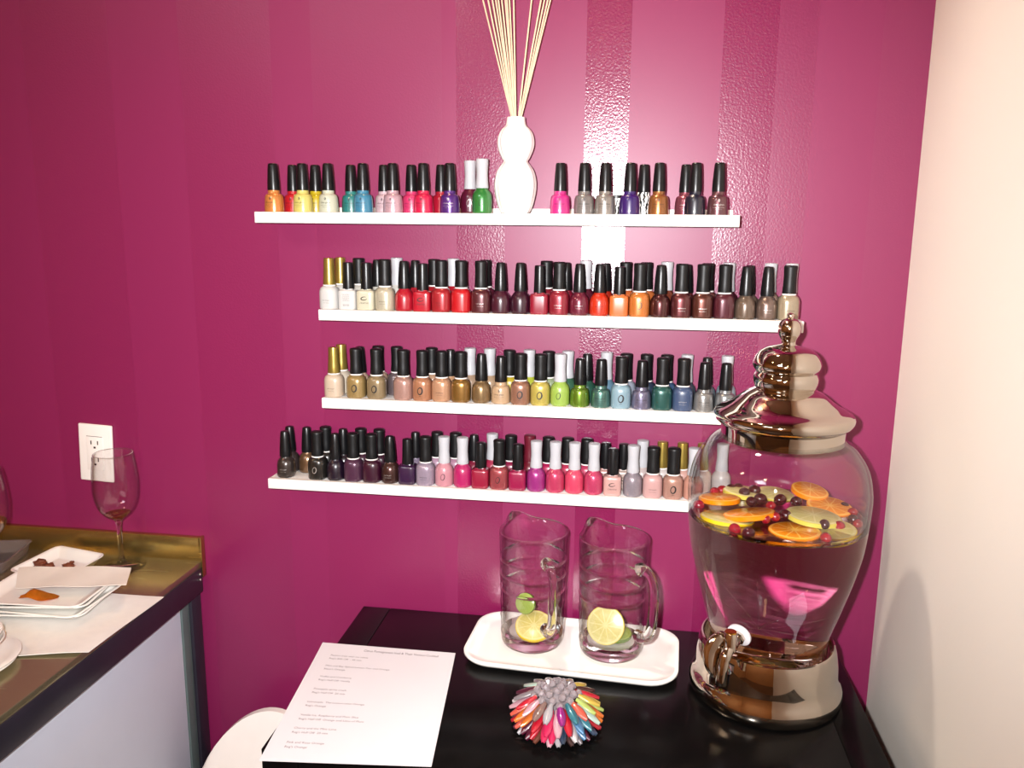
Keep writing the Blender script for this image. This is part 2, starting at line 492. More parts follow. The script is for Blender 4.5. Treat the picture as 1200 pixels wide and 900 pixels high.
# ------------------------------------------------------------------ wall shelves
SHELF = {1: (-.578, .145, .6710), 2: (-.481, .2425, .5235), 3: (-.4805, .165, .3840), 4: (-.577, .128, .2460)}
ROWF, ROWB = -.0538, -.0213
ordn = {1: 'top', 2: 'second', 3: 'third', 4: 'lowest'}
for k, (x0, x1, z) in SHELF.items():
    z += TZ
    t = root('picture_ledge', (x0, 0, z), '%s white picture ledge of the four on the plum wall' % {1: 'topmost', 2: 'second highest', 3: 'third highest', 4: 'lowest'}[k], 'wall shelf', 'white wall ledges')
    Lx = x1 - x0
    obj('board', box('board', .0, Lx, -.066, -.0005, -.0165, -.0008, .0008), M_WHITE, t)
    obj('front_edge', box('front_edge', 0, Lx, -.075, -.066, -.0168, 0, .0012), M_WHITE, t)
    obj('back_lip', box('back_lip', .002, Lx - .002, -.0048, -.0005, -.001, .0085, .0008), M_WHITE, t)

# ------------------------------------------------------------------ nail polish bottles
def radf(prof):
    P = sorted(prof, key=lambda q: q[1])
    def f(z):
        for (r0, z0), (r1, z1) in zip(P, P[1:]):
            if z0 <= z <= z1: return r0 + (r1 - r0) * ((z - z0) / (z1 - z0) if z1 > z0 else 0)
        return P[-1][0] if z > P[-1][1] else P[0][0]
    return f


def squircle(n):
    def f(t, r, z):
        c, s = math.cos(t), math.sin(t)
        k = r / (abs(c) ** n + abs(s) ** n) ** (1 / n)
        return (k * c, k * s, z)
    return f


CGP = [(0.01332, 0), (0.01483, 0.001), (0.01503, 0.0035), (0.01483, 0.011), (0.01433, 0.019), (0.01373, 0.0238), (0.01271, 0.0264), (0.0111, 0.0276), (0.0096, 0.0281), (0.0091, 0.029), (0.0091, 0.0335)]
OPP = [(0.01292, 0), (0.01443, 0.0012), (0.01483, 0.0045), (0.01483, 0.014), (0.01453, 0.021), (0.01332, 0.0265), (0.0105, 0.0305), (0.0086, 0.0325), (0.0083, 0.0345)]
ORP = [(0.01383, 0), (0.01503, 0.0012), (0.01524, 0.004), (0.01524, 0.024), (0.01494, 0.0285), (0.01352, 0.0326), (0.0109, 0.035), (0.0094, 0.0362)]
CNP = [(.0125, 0), (.0136, .001), (.0139, .0025), (.0139, .0265), (.0134, .0292), (.0118, .0305), (.0086, .031), (.0082, .0325)]
WHP = [(0.01292, 0), (0.01443, 0.0012), (0.01483, 0.004), (0.01483, 0.0215), (0.01433, 0.0268), (0.01262, 0.0315), (0.0098, 0.0345), (0.0087, 0.0375)]


def closed(p): return [(0, p[0][1])] + p + [(0, p[-1][1])]


TYPES = {}
def cap_prof(pts): return [(0, pts[0][1])] + pts + [(0, pts[-1][1] + .0002)]
def ribbed(n, a):
    def f(t, r, z):
        rr = r * (1 + a * math.cos(n * t)) if .02 < z - .02 else r
        return (rr * math.cos(t), rr * math.sin(t), z)
    return f


TYPES['cg'] = dict(body=lathe('cg_body', closed(CGP), 28), prof=radf(CGP), top=.0335,
                   cap=lathe('cg_cap', cap_prof([(.0092, .0332), (.0094, .0345), (.0091, .044), (.0082, .060), (.0074, .0705), (.0068, .0728), (.0055, .0735)]), 24))
TYPES['op'] = dict(body=lathe('op_body', closed(OPP), 28), prof=radf(OPP), top=.0345,
                   cap=lathe('op_cap', cap_prof([(.0094, .0340), (.0096, .0355), (.0092, .045), (.0080, .063), (.0070, .0735), (.0062, .0757), (.0045, .0763)]), 24))
TYPES['or'] = dict(body=lathe('or_body', closed(ORP), 32, squircle(2.5)), prof=radf(ORP), top=.0362,
                   cap=lathe('or_cap', cap_prof([(.0096, .0378), (.0099, .039), (.0093, .050), (.0090, .062), (.0095, .0745), (.0094, .0770), (.0082, .0782)]), 24, ribbed(12, .012)),
                   collar=lathe('or_collar', cap_prof([(.0088, .0358), (.0100, .0362), (.0100, .0379), (.0088, .0383)]), 24))
TYPES['cn'] = dict(body=lathe('cn_body', closed(CNP), 36, squircle(5)), prof=radf(CNP), top=.0325,
                   cap=lathe('cn_cap', cap_prof([(.0089, .0315), (.0090, .0325), (.0084, .050), (.0080, .070), (.0076, .0722), (.006, .0728)]), 24))
TYPES['wh'] = dict(body=lathe('wh_body', closed(WHP), 28), prof=radf(WHP), top=.0375,
                   cap=lathe('wh_cap', cap_prof([(.0094, .0372), (.0097, .0385), (.0090, .046), (.0083, .056), (.0086, .066), (.0093, .0765), (.0090, .0790), (.007, .0798)]), 24))
TYPES['go'] = dict(body=TYPES['or']['body'], prof=TYPES['or']['prof'], top=.0362, collar=TYPES['or']['collar'],
                   cap=lathe('go_cap', cap_prof([(.0097, .0378), (.0099, .039), (.0092, .050), (.0084, .063), (.0080, .0765), (.0077, .0785), (.0062, .079)]), 24))
CAPNAME = {'cg': 'tapered black cap', 'op': 'long black cap', 'or': 'rubber cap', 'cn': 'slim black cap', 'wh': 'frosted white cap', 'go': 'gold cap'}
CAPMAT = {'cg': M_CAPB, 'op': M_CAPB, 'or': M_CAPR, 'cn': M_CAPB, 'wh': M_CAPW, 'go': M_CAPG}


def label_mesh(kind, tp):
    bm = bmesh.new(); rad = TYPES[tp]['prof']; SQN[0] = 2.5 if tp in ('or', 'go') else 2.0
    if kind == 'china':
        ring_mark(bm, 0, .0208, .0011, .0019, .00025, rad, n=20)
        ring_mark(bm, 0, .0208, .0004, .0010, .0002, rad, n=12)
        xz_text(bm, 'china glaze', .0036, .0150, rad)
        xz_text(bm, 'nail lacquer with hardeners', .0015, .0110, rad)
        xz_text(bm, '14 ml  0.5 fl oz', .0015, .0085, rad)
    elif kind == 'oval':
        ring_mark(bm, 0, .0160, .0036, .0054, .00085, rad, tilt=-.12)
        xz_text(bm, 'ORLY', .0018, .0078, rad)
    elif kind == 'thinoval':
        ring_mark(bm, 0, .0165, .0030, .0050, .00046, rad, tilt=-.2)
    elif kind == 'c':
        rad = lambda z: .01425
        ring_mark(bm, 0, .0185, .0048, .0024, .00075, rad, tilt=.12, a0=.75, a1=2 * PI - .35, taper=True)
        xz_text(bm, 'CREATIVE', .0031, .0112, rad)
        f = rad(0) + .0002
        for v in bm.verts:            # flat face of the square bottle
            v.co = Vector((math.atan2(v.co.x, -v.co.y) * .0143, -.01422, v.co.z))
    elif kind == 'code':
        for i, z in enumerate((.024, .0215, .019, .0168, .0146)):
            xz_text(bm, 'base coat nail care enamel'[i:i + 17], .0018, z, lambda z: .0142)
        xz_text(bm, '||| || ||||', .0034, .0078, lambda z: .0142)
        for v in bm.verts: v.co = Vector((math.atan2(v.co.x, -v.co.y) * .0143, -.01422, v.co.z))
    elif kind == 'lines':
        xz_text(bm, 'nail lacquer', .0026, .0145, rad); xz_text(bm, '15 ml 1/2 fl oz', .0017, .0105, rad)
    return finish(bm, 'lettering', False)


_lab = {}
def get_label(kind, tp):
    if (kind, tp) not in _lab: _lab[(kind, tp)] = label_mesh(kind, tp)
    return _lab[(kind, tp)]


ORD = ('first second third fourth fifth sixth seventh eighth ninth tenth eleventh twelfth thirteenth fourteenth fifteenth sixteenth seventeenth eighteenth '
       'nineteenth twentieth twenty-first twenty-second twenty-third twenty-fourth twenty-fifth twenty-sixth twenty-seventh twenty-eighth twenty-ninth thirtieth').split()

# (pixel column of the cap, type, colour, finish, colour words, mark)
D = 'd'
S1F = [(320, 'cg', '#f59a4a', 's', 'peach orange', 'china'), (354, 'cg', '#eee07c', 'c', 'pastel yellow', 'china'), (384, 'cg', '#dfe2c9', 'c', 'pale mint white', 'china'),
       (425, 'cg', '#3f8fb0', 'c', 'turquoise blue', 'china'), (460, 'cg', '#e6bcc8', 's', 'pale pink', 'china'), (496, 'cg', '#e01850', 'c', 'hot crimson pink', 'china'),
       (527, 'cg', '#5a1f86', 's', 'violet', 'china'), (565, 'wh', '#2f8f3a', 's', 'grass green', 'thinoval'),
       (657, 'cg', '#e0308c', 'c', 'bright magenta', 'china'), (685.5, 'cg', '#8d8682', 's', 'warm grey', 'china'), (709.5, 'cg', '#b9b2aa', 'm', 'pale silver', 'china'),
       (739, 'cg', '#35106a', 'c', 'deep purple', None), (773, 'cg', '#b8743a', 'm', 'copper', 'china'), (816, 'cg', '#14182c', 'c', 'navy black', None), (843, 'cg', '#7a4a52', 'm', 'dusty mauve', 'china')]
S1B = [(343, 'cg', '#d8202c', 'c', 'red', 'china'), (369.5, 'cg', '#dcc21e', 'c', 'mustard yellow', 'china'), (411, 'cg', '#2f8c88', 'c', 'teal green', 'china'),
       (450, 'cg', '#e4c4cc', 'c', 'powder pink', 'china'), (482, 'cg', '#ea3f78', 'c', 'coral pink', 'china'), (517, 'cg', '#b51030', 'c', 'dark red', None),
       (551, 'wh', '#5e1030', 'c', 'burgundy', 'thinoval'), (755, 'cg', 'zebra', 'c', 'zebra-print', None), (804, 'cg', '#a35060', 'm', 'rose mauve', 'china')]
S2F = [(385.5, 'go', '#eceae6', 'c', 'milky white', 'lines'), (408, 'cn', '#f2f0ec', 'c', 'white text-printed', 'code'), (433, 'cn', '#e9e2c6', 'c', 'cream', 'c'),
       (455, 'or', '#dcd3b8', 's', 'ivory', 'lines'), (479, 'op', '#c2122c', 'c', 'bright red', None), (496, 'cn', '#c8102c', 'c', 'scarlet', 'c'), (519.5, 'or', '#c01a2a', 's', 'ruby shimmer', 'lines'),
       (543, 'or', '#d0101f', 'c', 'pure red', None), (564.5, 'or', '#5c1220', 's', 'oxblood', 'lines'), (588, 'op', '#481028', 'c', 'dark plum', None), (613, 'op', '#3a0b24', 'c', 'blackened plum', None),
       (635, 'cn', '#a01030', 'c', 'cherry', None), (656, 'or', '#a0122e', 's', 'crimson', 'lines'), (681, 'op', '#7a0f34', 's', 'raspberry', 'lines'), (706, 'op', '#d63010', 'c', 'orange red', 'lines'),
       (728, 'cn', '#f07838', 'c', 'light orange', None), (748, 'or', '#e08030', 's', 'tangerine shimmer', 'thinoval'), (771, 'op', '#571a1c', 'm', 'chestnut red', None), (796.5, 'or', '#6a2428', 'm', 'red brown', 'lines'),
       (821, 'or', '#6a3224', 'm', 'bronze brown', 'lines'), (844, 'or', '#5a0c24', 's', 'wine', None), (869, 'op', '#75604f', 's', 'taupe', None), (894, 'op', '#8c7468', 'm', 'rosy taupe', 'lines'),
       (920, 'or', '#b5a386', 's', 'champagne', 'lines')]
S2B = [(399, 'go', '#ece8e0', 'c', 'white', None), (421, 'or', '#ddd8cc', 'c', 'clear white', None), (442, 'op', '#e0dccf', 'c', 'off-white', None), (465, 'wh', '#e8e4dc', 'c', 'cream', None),
       (488, 'op', '#b5152a', 'c', 'red', None), (508, 'or', '#b0101f', 'c', 'red', None), (531, 'wh', '#b81228', 'c', 'red', None), (569, 'or', '#4a1020', 'c', 'dark red', None),
       (644, 'or', '#8a1028', 'c', 'deep red', None), (665, 'op', '#8a1230', 'c', 'red', None), (689, 'wh', '#5a1028', 'c', 'burgundy', None), (713, 'op', '#b82810', 'c', 'brick red', None),
       (734, 'or', '#d86a30', 'c', 'orange', None), (757, 'or', '#c86a30', 'c', 'rust', None), (779, 'wh', '#8a3a20', 's', 'copper red', None), (804, 'op', '#6a2424', 'c', 'brown', None),
       (828, 'or', '#5a2020', 'c', 'brown', None), (852, 'wh', '#4a1020', 'c', 'burgundy', None), (877, 'op', '#6a5a4c', 'c', 'taupe', None), (901, 'wh', '#8a7464', 'c', 'beige', None), (926, 'wh', '#5c1626', 'c', 'wine red', None)]
S3F = [(391, 'go', '#e3cdb4', 'c', 'cream beige', 'lines'), (417, 'or', '#b5975c', 's', 'antique gold', 'oval'), (441, 'or', '#a8916a', 's', 'khaki gold', 'oval'), (473, 'or', '#c89a8c', 's', 'rose beige', None),
       (495, 'or', '#c98a64', 's', 'peach bronze', 'oval'), (517, 'or', '#dba680', 's', 'apricot', 'lines'), (540, 'or', '#a87a34', 'm', 'old gold', None), (564, 'op', '#a8885c', 'm', 'gold taupe', None),
       (587, 'cg', '#d3b08a', 'c', 'nude', 'china'), (611.5, 'or', '#a8755c', 's', 'rose bronze', 'oval'), (633, 'or', '#d8c45c', 's', 'lemon gold', 'oval'), (656, 'wh', '#aacb58', 'c', 'lime green', 'thinoval'),
       (680, 'cg', '#7aa020', 'm', 'metallic leaf green', None), (705, 'cg', '#5a8c80', 'm', 'sea green', 'china'), (728, 'or', '#93b3c0', 'c', 'powder blue', 'oval'), (753, 'cg', '#8f8aa8', 'm', 'lavender grey', 'china'),
       (776.5, 'or', '#175c54', 's', 'dark teal', None), (801, 'or', '#46597c', 'c', 'slate blue', 'lines'), (826, 'cg', '#b2b0ac', 'm', 'silver', 'china'), (851, 'cg', '#a2a6a8', 'm', 'steel silver', 'china')]
S3B = [(400, 'go', '#e4d6c0', 'c', 'cream', None), (424, 'op', '#d6b8a0', 'c', 'beige', None), (443, 'or', '#c8a890', 'c', 'beige', None), (463.5, 'or', '#98888c', 'm', 'pewter', None),
       (506, 'or', '#caa080', 'c', 'peach', None), (528, 'op', '#d0a078', 'c', 'peach', None), (551, 'wh', '#b89a80', 'c', 'taupe', None), (574, 'wh', '#c0a080', 'c', 'taupe', None),
       (597, 'or', '#d2b830', 'c', 'yellow', None), (621, 'wh', '#c2cc40', 'c', 'yellow green', None), (643, 'or', '#a8b890', 'c', 'pale green', None), (666, 'wh', '#3a6a50', 'c', 'green', None),
       (690, 'op', '#2a5a4a', 'c', 'dark green', None), (713, 'wh', '#6a90a8', 'c', 'blue', None), (735.5, 'or', '#a8b0c0', 'c', 'pale blue', None), (759, 'or', '#2a3a50', 'c', 'navy', None),
       (782, 'or', '#3a5a80', 'c', 'blue', None), (805, 'wh', '#4a5060', 'c', 'grey blue', None), (826, 'op', '#5a6068', 'c', 'grey', None), (845, 'wh', '#98a8b4', 'c', 'ice blue', None)]
S4F = [(334, 'op', '#4d433f', 'm', 'dark pewter', 'lines'), (379, 'or', '#1d1a14', 's', 'black', 'thinoval'), (400, 'op', '#1c0c22', 'c', 'black violet', None), (421, 'or', '#5a2c4c', 's', 'plum shimmer', None),
       (443, 'or', '#3d0a28', 'c', 'dark wine', None), (463.5, 'op', '#55302a', 'm', 'chocolate bronze', 'lines'), (484, 'cn', '#371440', 'c', 'aubergine', None), (502.5, 'or', '#b7a4b8', 's', 'lavender', 'lines'),
       (521, 'wh', '#dd98a4', 'c', 'baby pink', 'thinoval'), (543.5, 'wh', '#c8206c', 'c', 'fuchsia', None), (561, 'cn', '#a8123c', 'c', 'raspberry', None), (581.5, 'or', '#b24a50', 's', 'coral rose', 'thinoval'),
       (601, 'cn', '#a80f4c', 'c', 'berry', None), (621, 'wh', '#b82f90', 's', 'orchid', None), (642.5, 'wh', '#e0406e', 's', 'hot pink', None), (665, 'wh', '#e8486c', 'c', 'watermelon pink', None),
       (687, 'wh', '#e04474', 's', 'rose pink', None), (713, 'cn', '#e2b0a8', 'c', 'blush pink', 'c'), (744.5, 'wh', '#a79ba4', 's', 'silver lilac', None), (767.5, 'or', '#e0b0ac', 'c', 'pale blush', 'lines'),
       (789, 'or', '#cf9c8a', 's', 'peach nude', 'oval'), (810, 'wh', '#d99c88', 'c', 'apricot pink', None)]
S4B = [(340, 'op', '#3a3030', 'c', 'dark', None), (359.5, 'op', '#8f6a48', 'm', 'copper gold', None), (382, 'or', '#2a2420', 'c', 'dark', None), (402, 'op', '#2a1a20', 'c', 'dark', None),
       (423, 'or', '#4a2438', 'c', 'plum', None), (444.5, 'or', '#3a1428', 'c', 'wine', None), (487, 'op', '#8a7a90', 'c', 'lilac', None), (518.5, 'or', '#c8a0b8', 'c', 'lilac pink', None),
       (540, 'or', '#c490a8', 'c', 'pink', None), (557, 'op', '#8a1838', 'c', 'red', None), (577, 'wh', '#b82850', 'c', 'pink', None), (599, 'or', '#981848', 'c', 'berry', None),
       (621, 'RD', '#7a1028', 'c', 'dark red', None), (642, 'or', '#c01858', 'c', 'pink', None), (664, 'or', '#c83058', 'c', 'pink', None), (686, 'or', '#d04068', 'c', 'pink', None),
       (704, 'cn', '#e0a8a0', 'c', 'blush', None), (730, 'cn', '#dcc0b4', 'c', 'beige', 'c'), (756, 'wh', '#d8c4c0', 'c', 'pale', None), (777, 'go', '#e8dcd8', 'c', 'white', None),
       (799.5, 'go', '#e6b4a8', 'c', 'pink', None), (821, 'go', '#e4cabc', 'c', 'pale pink', None), (840, 'wh', '#dcd4d2', 'c', 'white', None)]


def light_col(c):
    v = lin(c); return .3 * v[0] + .6 * v[1] + .1 * v[2]


def make_bottle(k, row, n, N, X, spec):
    px, tp, col, fin, words, mark = spec
    capm, capn = CAPMAT.get(tp), CAPNAME.get(tp)
    if tp == 'RD': tp, capm, capn = 'wh', M_CAPRED, 'dark red cap'
    if n < (N + 1) // 2: pos = '%s from the outlet end' % ORD[n]
    else: pos = '%s from the jar end' % ORD[N - 1 - n]
    who = 'front' if row == 'F' else 'back'
    lab = '%s polish, %s, %s shelf %s row, %s' % (words, capn, ordn[k], who, pos)
    z = SHELF[k][2] + TZ - .0006
    ry = ROWF if row == 'F' else ROWB
    T = TYPES[tp]
    t = root('nail_polish_bottle', (X, ry + random.uniform(-.0003, .0003), z), lab, 'nail polish', 'nail polish bottles on the %s shelf' % ordn[k], random.uniform(-.06, .06) if tp != 'cn' else random.uniform(-.02, .02))
    mat = M_ZEBRA if col == 'zebra' else polish(col, fin)
    obj('bottle_body', T['body'], mat, t)
    obj('cap', T['cap'], capm, t)
    if 'collar' in T: obj('neck_collar', T['collar'], M_COLLAR, t)
    if mark:
        o = obj('label_print', get_label(mark, tp), None, t)
        dark = light_col(col) > .13 and not (fin == 'm' and light_col(col) < .2)
        me = o.data
        if not me.materials: me.materials.append(M_LBLK)
        o.material_slots[0].link = 'OBJECT'; o.material_slots[0].material = M_LBLK if dark or mark in ('c', 'oval', 'code') else M_LSIL
        if mark == 'thinoval' and tp == 'wh': o.rotation_euler.z = random.uniform(-.12, .22)


BOTTLES = 0
for k, (fr, bk) in {1: (S1F, S1B), 2: (S2F, S2B), 3: (S3F, S3B), 4: (S4F, S4B)}.items():
    for row, lst in (('F', fr), ('B', bk)):
        z = SHELF[k][2] + TZ + .055
        y = ROWF if row == 'F' else ROWB
        xs = [x_at(s[0], y, z) for s in lst]
        hw = [{'cg': .0150, 'op': .0149, 'or': .0153, 'cn': .0141, 'wh': .0149, 'go': .0153, 'RD': .0149}[s[1]] for s in lst]
        for _ in range(200):                       # neighbours may touch but not interpenetrate
            for i in range(len(xs) - 1):
                need = hw[i] + hw[i + 1] + .0002; d = xs[i + 1] - xs[i]
                if d < need: xs[i] -= (need - d) / 2; xs[i + 1] += (need - d) / 2
        for i, s in enumerate(lst):
            make_bottle(k, row, i, len(lst), xs[i], s); BOTTLES += 1

# low zebra-print tin on the top shelf between the silver and purple bottles
X = x_at(722, ROWB, SHELF[1][2] + TZ + .015)
t = root('round_tin', (X, ROWB, SHELF[1][2] + TZ - .0008), 'low zebra-print tin behind the pale silver and deep purple polishes', 'tin')
obj('tin_body', lathe('tin_body', [(0, 0), (.012, 0), (.013, .001), (.013, .025), (0, .025)], 32), M_ZEBRA, t)
obj('lid', lathe('tin_lid', [(0, .0245), (.0134, .0245), (.0134, .0285), (.0125, .0292), (0, .0292)], 32), M_LBLK, t)

# ------------------------------------------------------------------ reed diffuser on the top shelf
VX, VY, VZ = -.1795, -.040, SHELF[1][2] + TZ - .0006
VX = x_at(604, VY, VZ + .05)
vp = spl2([(.0185, .0), (.0225, .004), (.0275, .018), (.0308, .036), (.0305, .05), (.027, .063), (.0205, .073), (.0182, .077), (.0205, .081), (.0255, .093), (.0272, .103),
           (.0255, .114), (.021, .122), (.0155, .128), (.0140, .133), (.0135, .139)], 5)
vprof = [(0, .0)] + vp + [(.0128, .1395), (.0115, .139), (.0112, .128), (.0112, .09), (0, .085)]
def ribs(t, r, z):
    k = 1 + (.045 * abs(math.cos(7 * t)) - .02) * min(1, max(0, (r - .0115) / .012)) if z < .135 else 1
    return (r * k * math.cos(t), r * k * math.sin(t), z)
vase = obj('diffuser_vase', lathe('diffuser_vase', vprof, 112, ribs, 60), M_CERAMIC, None, (VX, VY, VZ))
tag(vase, 'white ribbed gourd-shaped vase holding reeds on the top shelf', 'vase')
reed_px = [(566, 4), (572, 1), (577, 0), (581, 3), (584, -2), (588, 1), (592, 4), (594, -1), (597, 2), (623, 1), (634, -2), (638, 2), (642, 1), (645, -1), (602, 0)]
for i, (px, dy) in enumerate(reed_px):
    top = at(px, 0, 1, VY + dy * .006)
    d = Vector((top.x - VX, top.y - VY, top.z - (VZ + .139)))
    lean = -1 if px < 604 else 1
    off = Vector(((px - 604) / 40 * .0075, dy * .0015, 0))
    mouth = Vector((VX, VY, VZ + .139)) + off
    dirv = (top - mouth).normalized()
    a = mouth - dirv * .045; b = mouth + dirv * random.uniform(.205, .225)
    a.x = max(VX - .009, min(VX + .009, a.x))
    me = tube_mesh('reed', [Vector((0, 0, 0)), (b - a) * .5, b - a], .0012, seg=8)
    o = obj('diffuser_reed', me, M_REED, None, a)
    tag(o, '%s pale wooden diffuser reed fanning %s, counted from the outlet side' % (ORD[sorted(p for p, _ in reed_px).index(px)], 'towards the outlet side' if px < 604 else 'towards the cream wall'), 'reed', 'diffuser reeds')

# ------------------------------------------------------------------ beverage dispenser
JX, JY = .2066, -.165
jar = root('beverage_dispenser', (JX, JY, TZ), 'large glass drinks dispenser with domed nickel lid and footed base', 'drinks dispenser')
basep = [(0, .0), (.098, 0), (.103, .003), (.1055, .009), (.1058, .016), (.1045, .022), (.1015, .028), (.0988, .034), (.0977, .042), (.0968, .058), (.0945, .072), (.0925, .080), (.0912, .0832), (.089, .084),
         (.087, .083), (.0862, .078), (.0855, .05), (0, .048)]
obj('base', lathe('jar_base', basep, 96, angle=35), M_CHROME, jar)
go = spl2([(.055, .0505), (.066, .056), (.0735, .068), (.0772, .080), (.0855, .110), (.0985, .155), (.1095, .198), (.1165, .235), (.1203, .285), (.1197, .312), (.1125, .341), (.0965, .366), (.0835, .377), (.0785, .382)], 5)
WZ, WT = .268, .004            # water level and depth of the surface layer the fruit floats in
_gr = radf(go)
low = [(r, z) for r, z in go if z < WZ - WT] + [(_gr(WZ - WT), WZ - WT)]
upp = [(_gr(WZ - WT), WZ - WT)] + [(r, z) for r, z in go if z > WZ - WT]
inn = [(r - .0042, z) for r, z in upp]
glass = obj('glass_jar', lathe('glass_jar', upp + [(.0785, .389), (.0775, .3905), (.0750, .3905), (.0742, .389)] + inn[::-1], 96, angle=80), M_THIN, jar)
filled = obj('filled_bowl', lathe('filled_bowl', [(0, .0495), (.04, .0495)] + low + [(0, WZ - WT)], 96, angle=50), M_GLASSJ, glass)
lidp = [(0, .3725), (.0775, .3725), (.0805, .3735), (.0808, .386), (.0815, .3925), (.0855, .3955), (.0895, .399), (.0912, .4035), (.0912, .4075), (.0895, .4105)]
lidp += spl2([(.0895, .4105), (.083, .4145), (.0715, .4205), (.0605, .4285), (.0515, .436), (.0435, .4405), (.0395, .4425)], 5)[1:]
lidp += spl2([(.0385, .4435), (.0405, .447), (.0420, .4535), (.0418, .459), (.0398, .4635), (.0392, .465)], 4)
lidp += spl2([(.0402, .4665), (.0430, .4705), (.0441, .4755), (.0432, .480), (.0405, .486), (.0355, .4925), (.0265, .4975), (.0165, .5), (.0105, .5015)], 5)[1:]
lidp += [(0, .502)]
lid = obj('lid', lathe('jar_lid', lidp, 96, angle=35), M_CHROME, jar)
knob = [(0, .5015)] + spl2([(.0098, .5015), (.0092, .505), (.0105, .509), (.0138, .5155), (.0150, .5225), (.0136, .5295), (.0095, .5345), (.005, .5365), (.0042, .5385), (.0048, .5405), (.0040, .5425), (.0015, .544)], 5) + [(0, .5442)]
obj('knob', lathe('lid_knob', knob, 48, angle=50), M_CHROME, lid)

# pressed starburst lines on the glass
gr = radf([q for q in go])
bm = bmesh.new()
def jar_pt(adeg, z, off=.0003):
    a = math.radians(adeg); r = gr(z) + off
    return Vector((r * math.sin(a), -r * math.cos(a), z))
A0, Z0 = -17, .138
for (a1, z1, rr) in [(-19, .212, .0013), (-46, .193, .0008), (8, .195, .0013), (2, .160, .0009), (32, .182, .0007), (40, .155, .0007), (26, .126, .0007), (10, .112, .0009), (-6, .104, .0010), (-32, .122, .0006), (-60, .170, .0006), (20, .205, .0006)]:
    pts = [jar_pt(A0 + (a1 - A0) * k / 10, Z0 + (z1 - Z0) * k / 10 + .004 * math.sin(PI * k / 10)) for k in range(11)]
    tube(bm, pts, [rr * (.45 + .55 * math.sin(PI * min(1, (k + 1) / 11))) for k in range(11)], seg=6)
obj('pressed_star_pattern', finish(bm, 'pressed_star_pattern', True, 60), M_THIN, jar)

# spigot
SA = math.radians(-33)
sdir = Vector((math.sin(SA), -math.cos(SA), 0)); side = Vector((math.cos(SA), math.sin(SA), 0))
SR, SZ = gr(.122) + .0005, .122
S0 = Vector((sdir.x * SR, sdir.y * SR, SZ))
tilt = (sdir * .95 + Vector((0, 0, -.33))).normalized()
spig = obj('spigot', tube_mesh('spigot_body', spl([S0 + tilt * .004, S0 + tilt * .016, S0 + tilt * .028, S0 + tilt * .040 + Vector((0, 0, -.001)), S0 + tilt * .047 + Vector((0, 0, -.012)), S0 + tilt * .050 + Vector((0, 0, -.028)), S0 + tilt * .050 + Vector((0, 0, -.036))], 5),
                           [.0075] * 12 + [.0078] * 6 + [.0072] * 13, seg=18), M_CHROME, jar)
Q = tilt.to_track_quat('Z', 'Y').to_matrix().to_4x4()
mw = lathe('washer', [(0, 0), (.0155, 0), (.0165, .0012), (.0165, .0042), (.0145, .0055), (0, .0055)], 32); mw.transform(Matrix.Translation(S0) @ Q)
obj('washer', mw, M_SILICONE, spig)
mn = lathe('lock_nut', [(0, .005), (.0095, .005), (.0105, .006), (.0105, .010), (.009, .012), (0, .012)], 8, angle=20); mn.transform(Matrix.Translation(S0) @ Q)
obj('lock_nut', mn, M_CHROME, spig)
B0 = S0 + tilt * .030
mb = lathe('valve_stem', [(0, -.006), (.0085, -.006), (.0085, .018), (.0078, .0186), (0, .0186)], 24); mb.transform(Matrix.Translation(B0 + Vector((0, 0, .004))))
obj('valve_stem', mb, M_CHROME, spig)
mt = lathe('stem_cap', [(0, .0185), (.0079, .0185), (.0074, .0200), (0, .0204)], 24); mt.transform(Matrix.Translation(B0 + Vector((0, 0, .004))))
obj('stem_cap', mt, M_BRASS, spig)
bm = bmesh.new()
l0 = B0 + Vector((0, 0, .006))
tube(bm, spl([l0 - side * .004, l0 - side * .010 + sdir * .002 + Vector((0, 0, .001)), l0 - side * .015 + sdir * .006 + Vector((0, 0, -.002)), l0 - side * .018 + sdir * .013 + Vector((0, 0, -.014)),
              l0 - side * .015 + sdir * .019 + Vector((0, 0, -.029)), l0 - side * .009 + sdir * .018 + Vector((0, 0, -.042))], 5),
     [.0045 + .0095 * math.sin(PI * min(1, k / 24)) for k in range(26)], seg=20, flat=.5, nrm=sdir)
obj('lever', finish(bm, 'spigot_lever', True, 60), M_CHROME, spig)
ml = lathe('lever_knob', [(0, -.006)] + spl2([(.003, -.0058), (.0055, -.003), (.0062, 0), (.0055, .003), (.003, .0058)], 3) + [(0, .006)], 20); ml.transform(Matrix.Translation(l0 - side * .013 + Vector((0, 0, .007))))
obj('lever_knob', ml, M_CHROME, spig)

# water
gw = [(gr(WZ - WT) - .0046, WZ - WT + .0003), (gr(WZ - WT / 2) - .0046, WZ - WT / 2), (gr(WZ) - .0046, WZ)]
wat = obj('infused_water', lathe('infused_water', [(0, WZ - WT + .0003)] + gw + [(0, WZ)], 96, angle=50), M_WATER, None, (JX, JY, TZ))
tag(wat, 'clear drinking water filling the glass dispenser under floating citrus', 'water')
for o in (filled,): o.cycles.is_caustics_caster = True
bpy.data.objects['wall_back'].cycles.is_caustics_receiver = True
bpy.data.objects['wall_right'].cycles.is_caustics_receiver = True


def slice_mesh(name, r, h):
    k = .032
    return lathe(name, [(0, -h / 2), (k * .93, -h / 2), (k, -h / 2 + .0012), (k, h / 2 - .0012), (k * .93, h / 2), (0, h / 2)], 40, angle=60)
me_slice = slice_mesh('citrus_slice', .032, .0075)


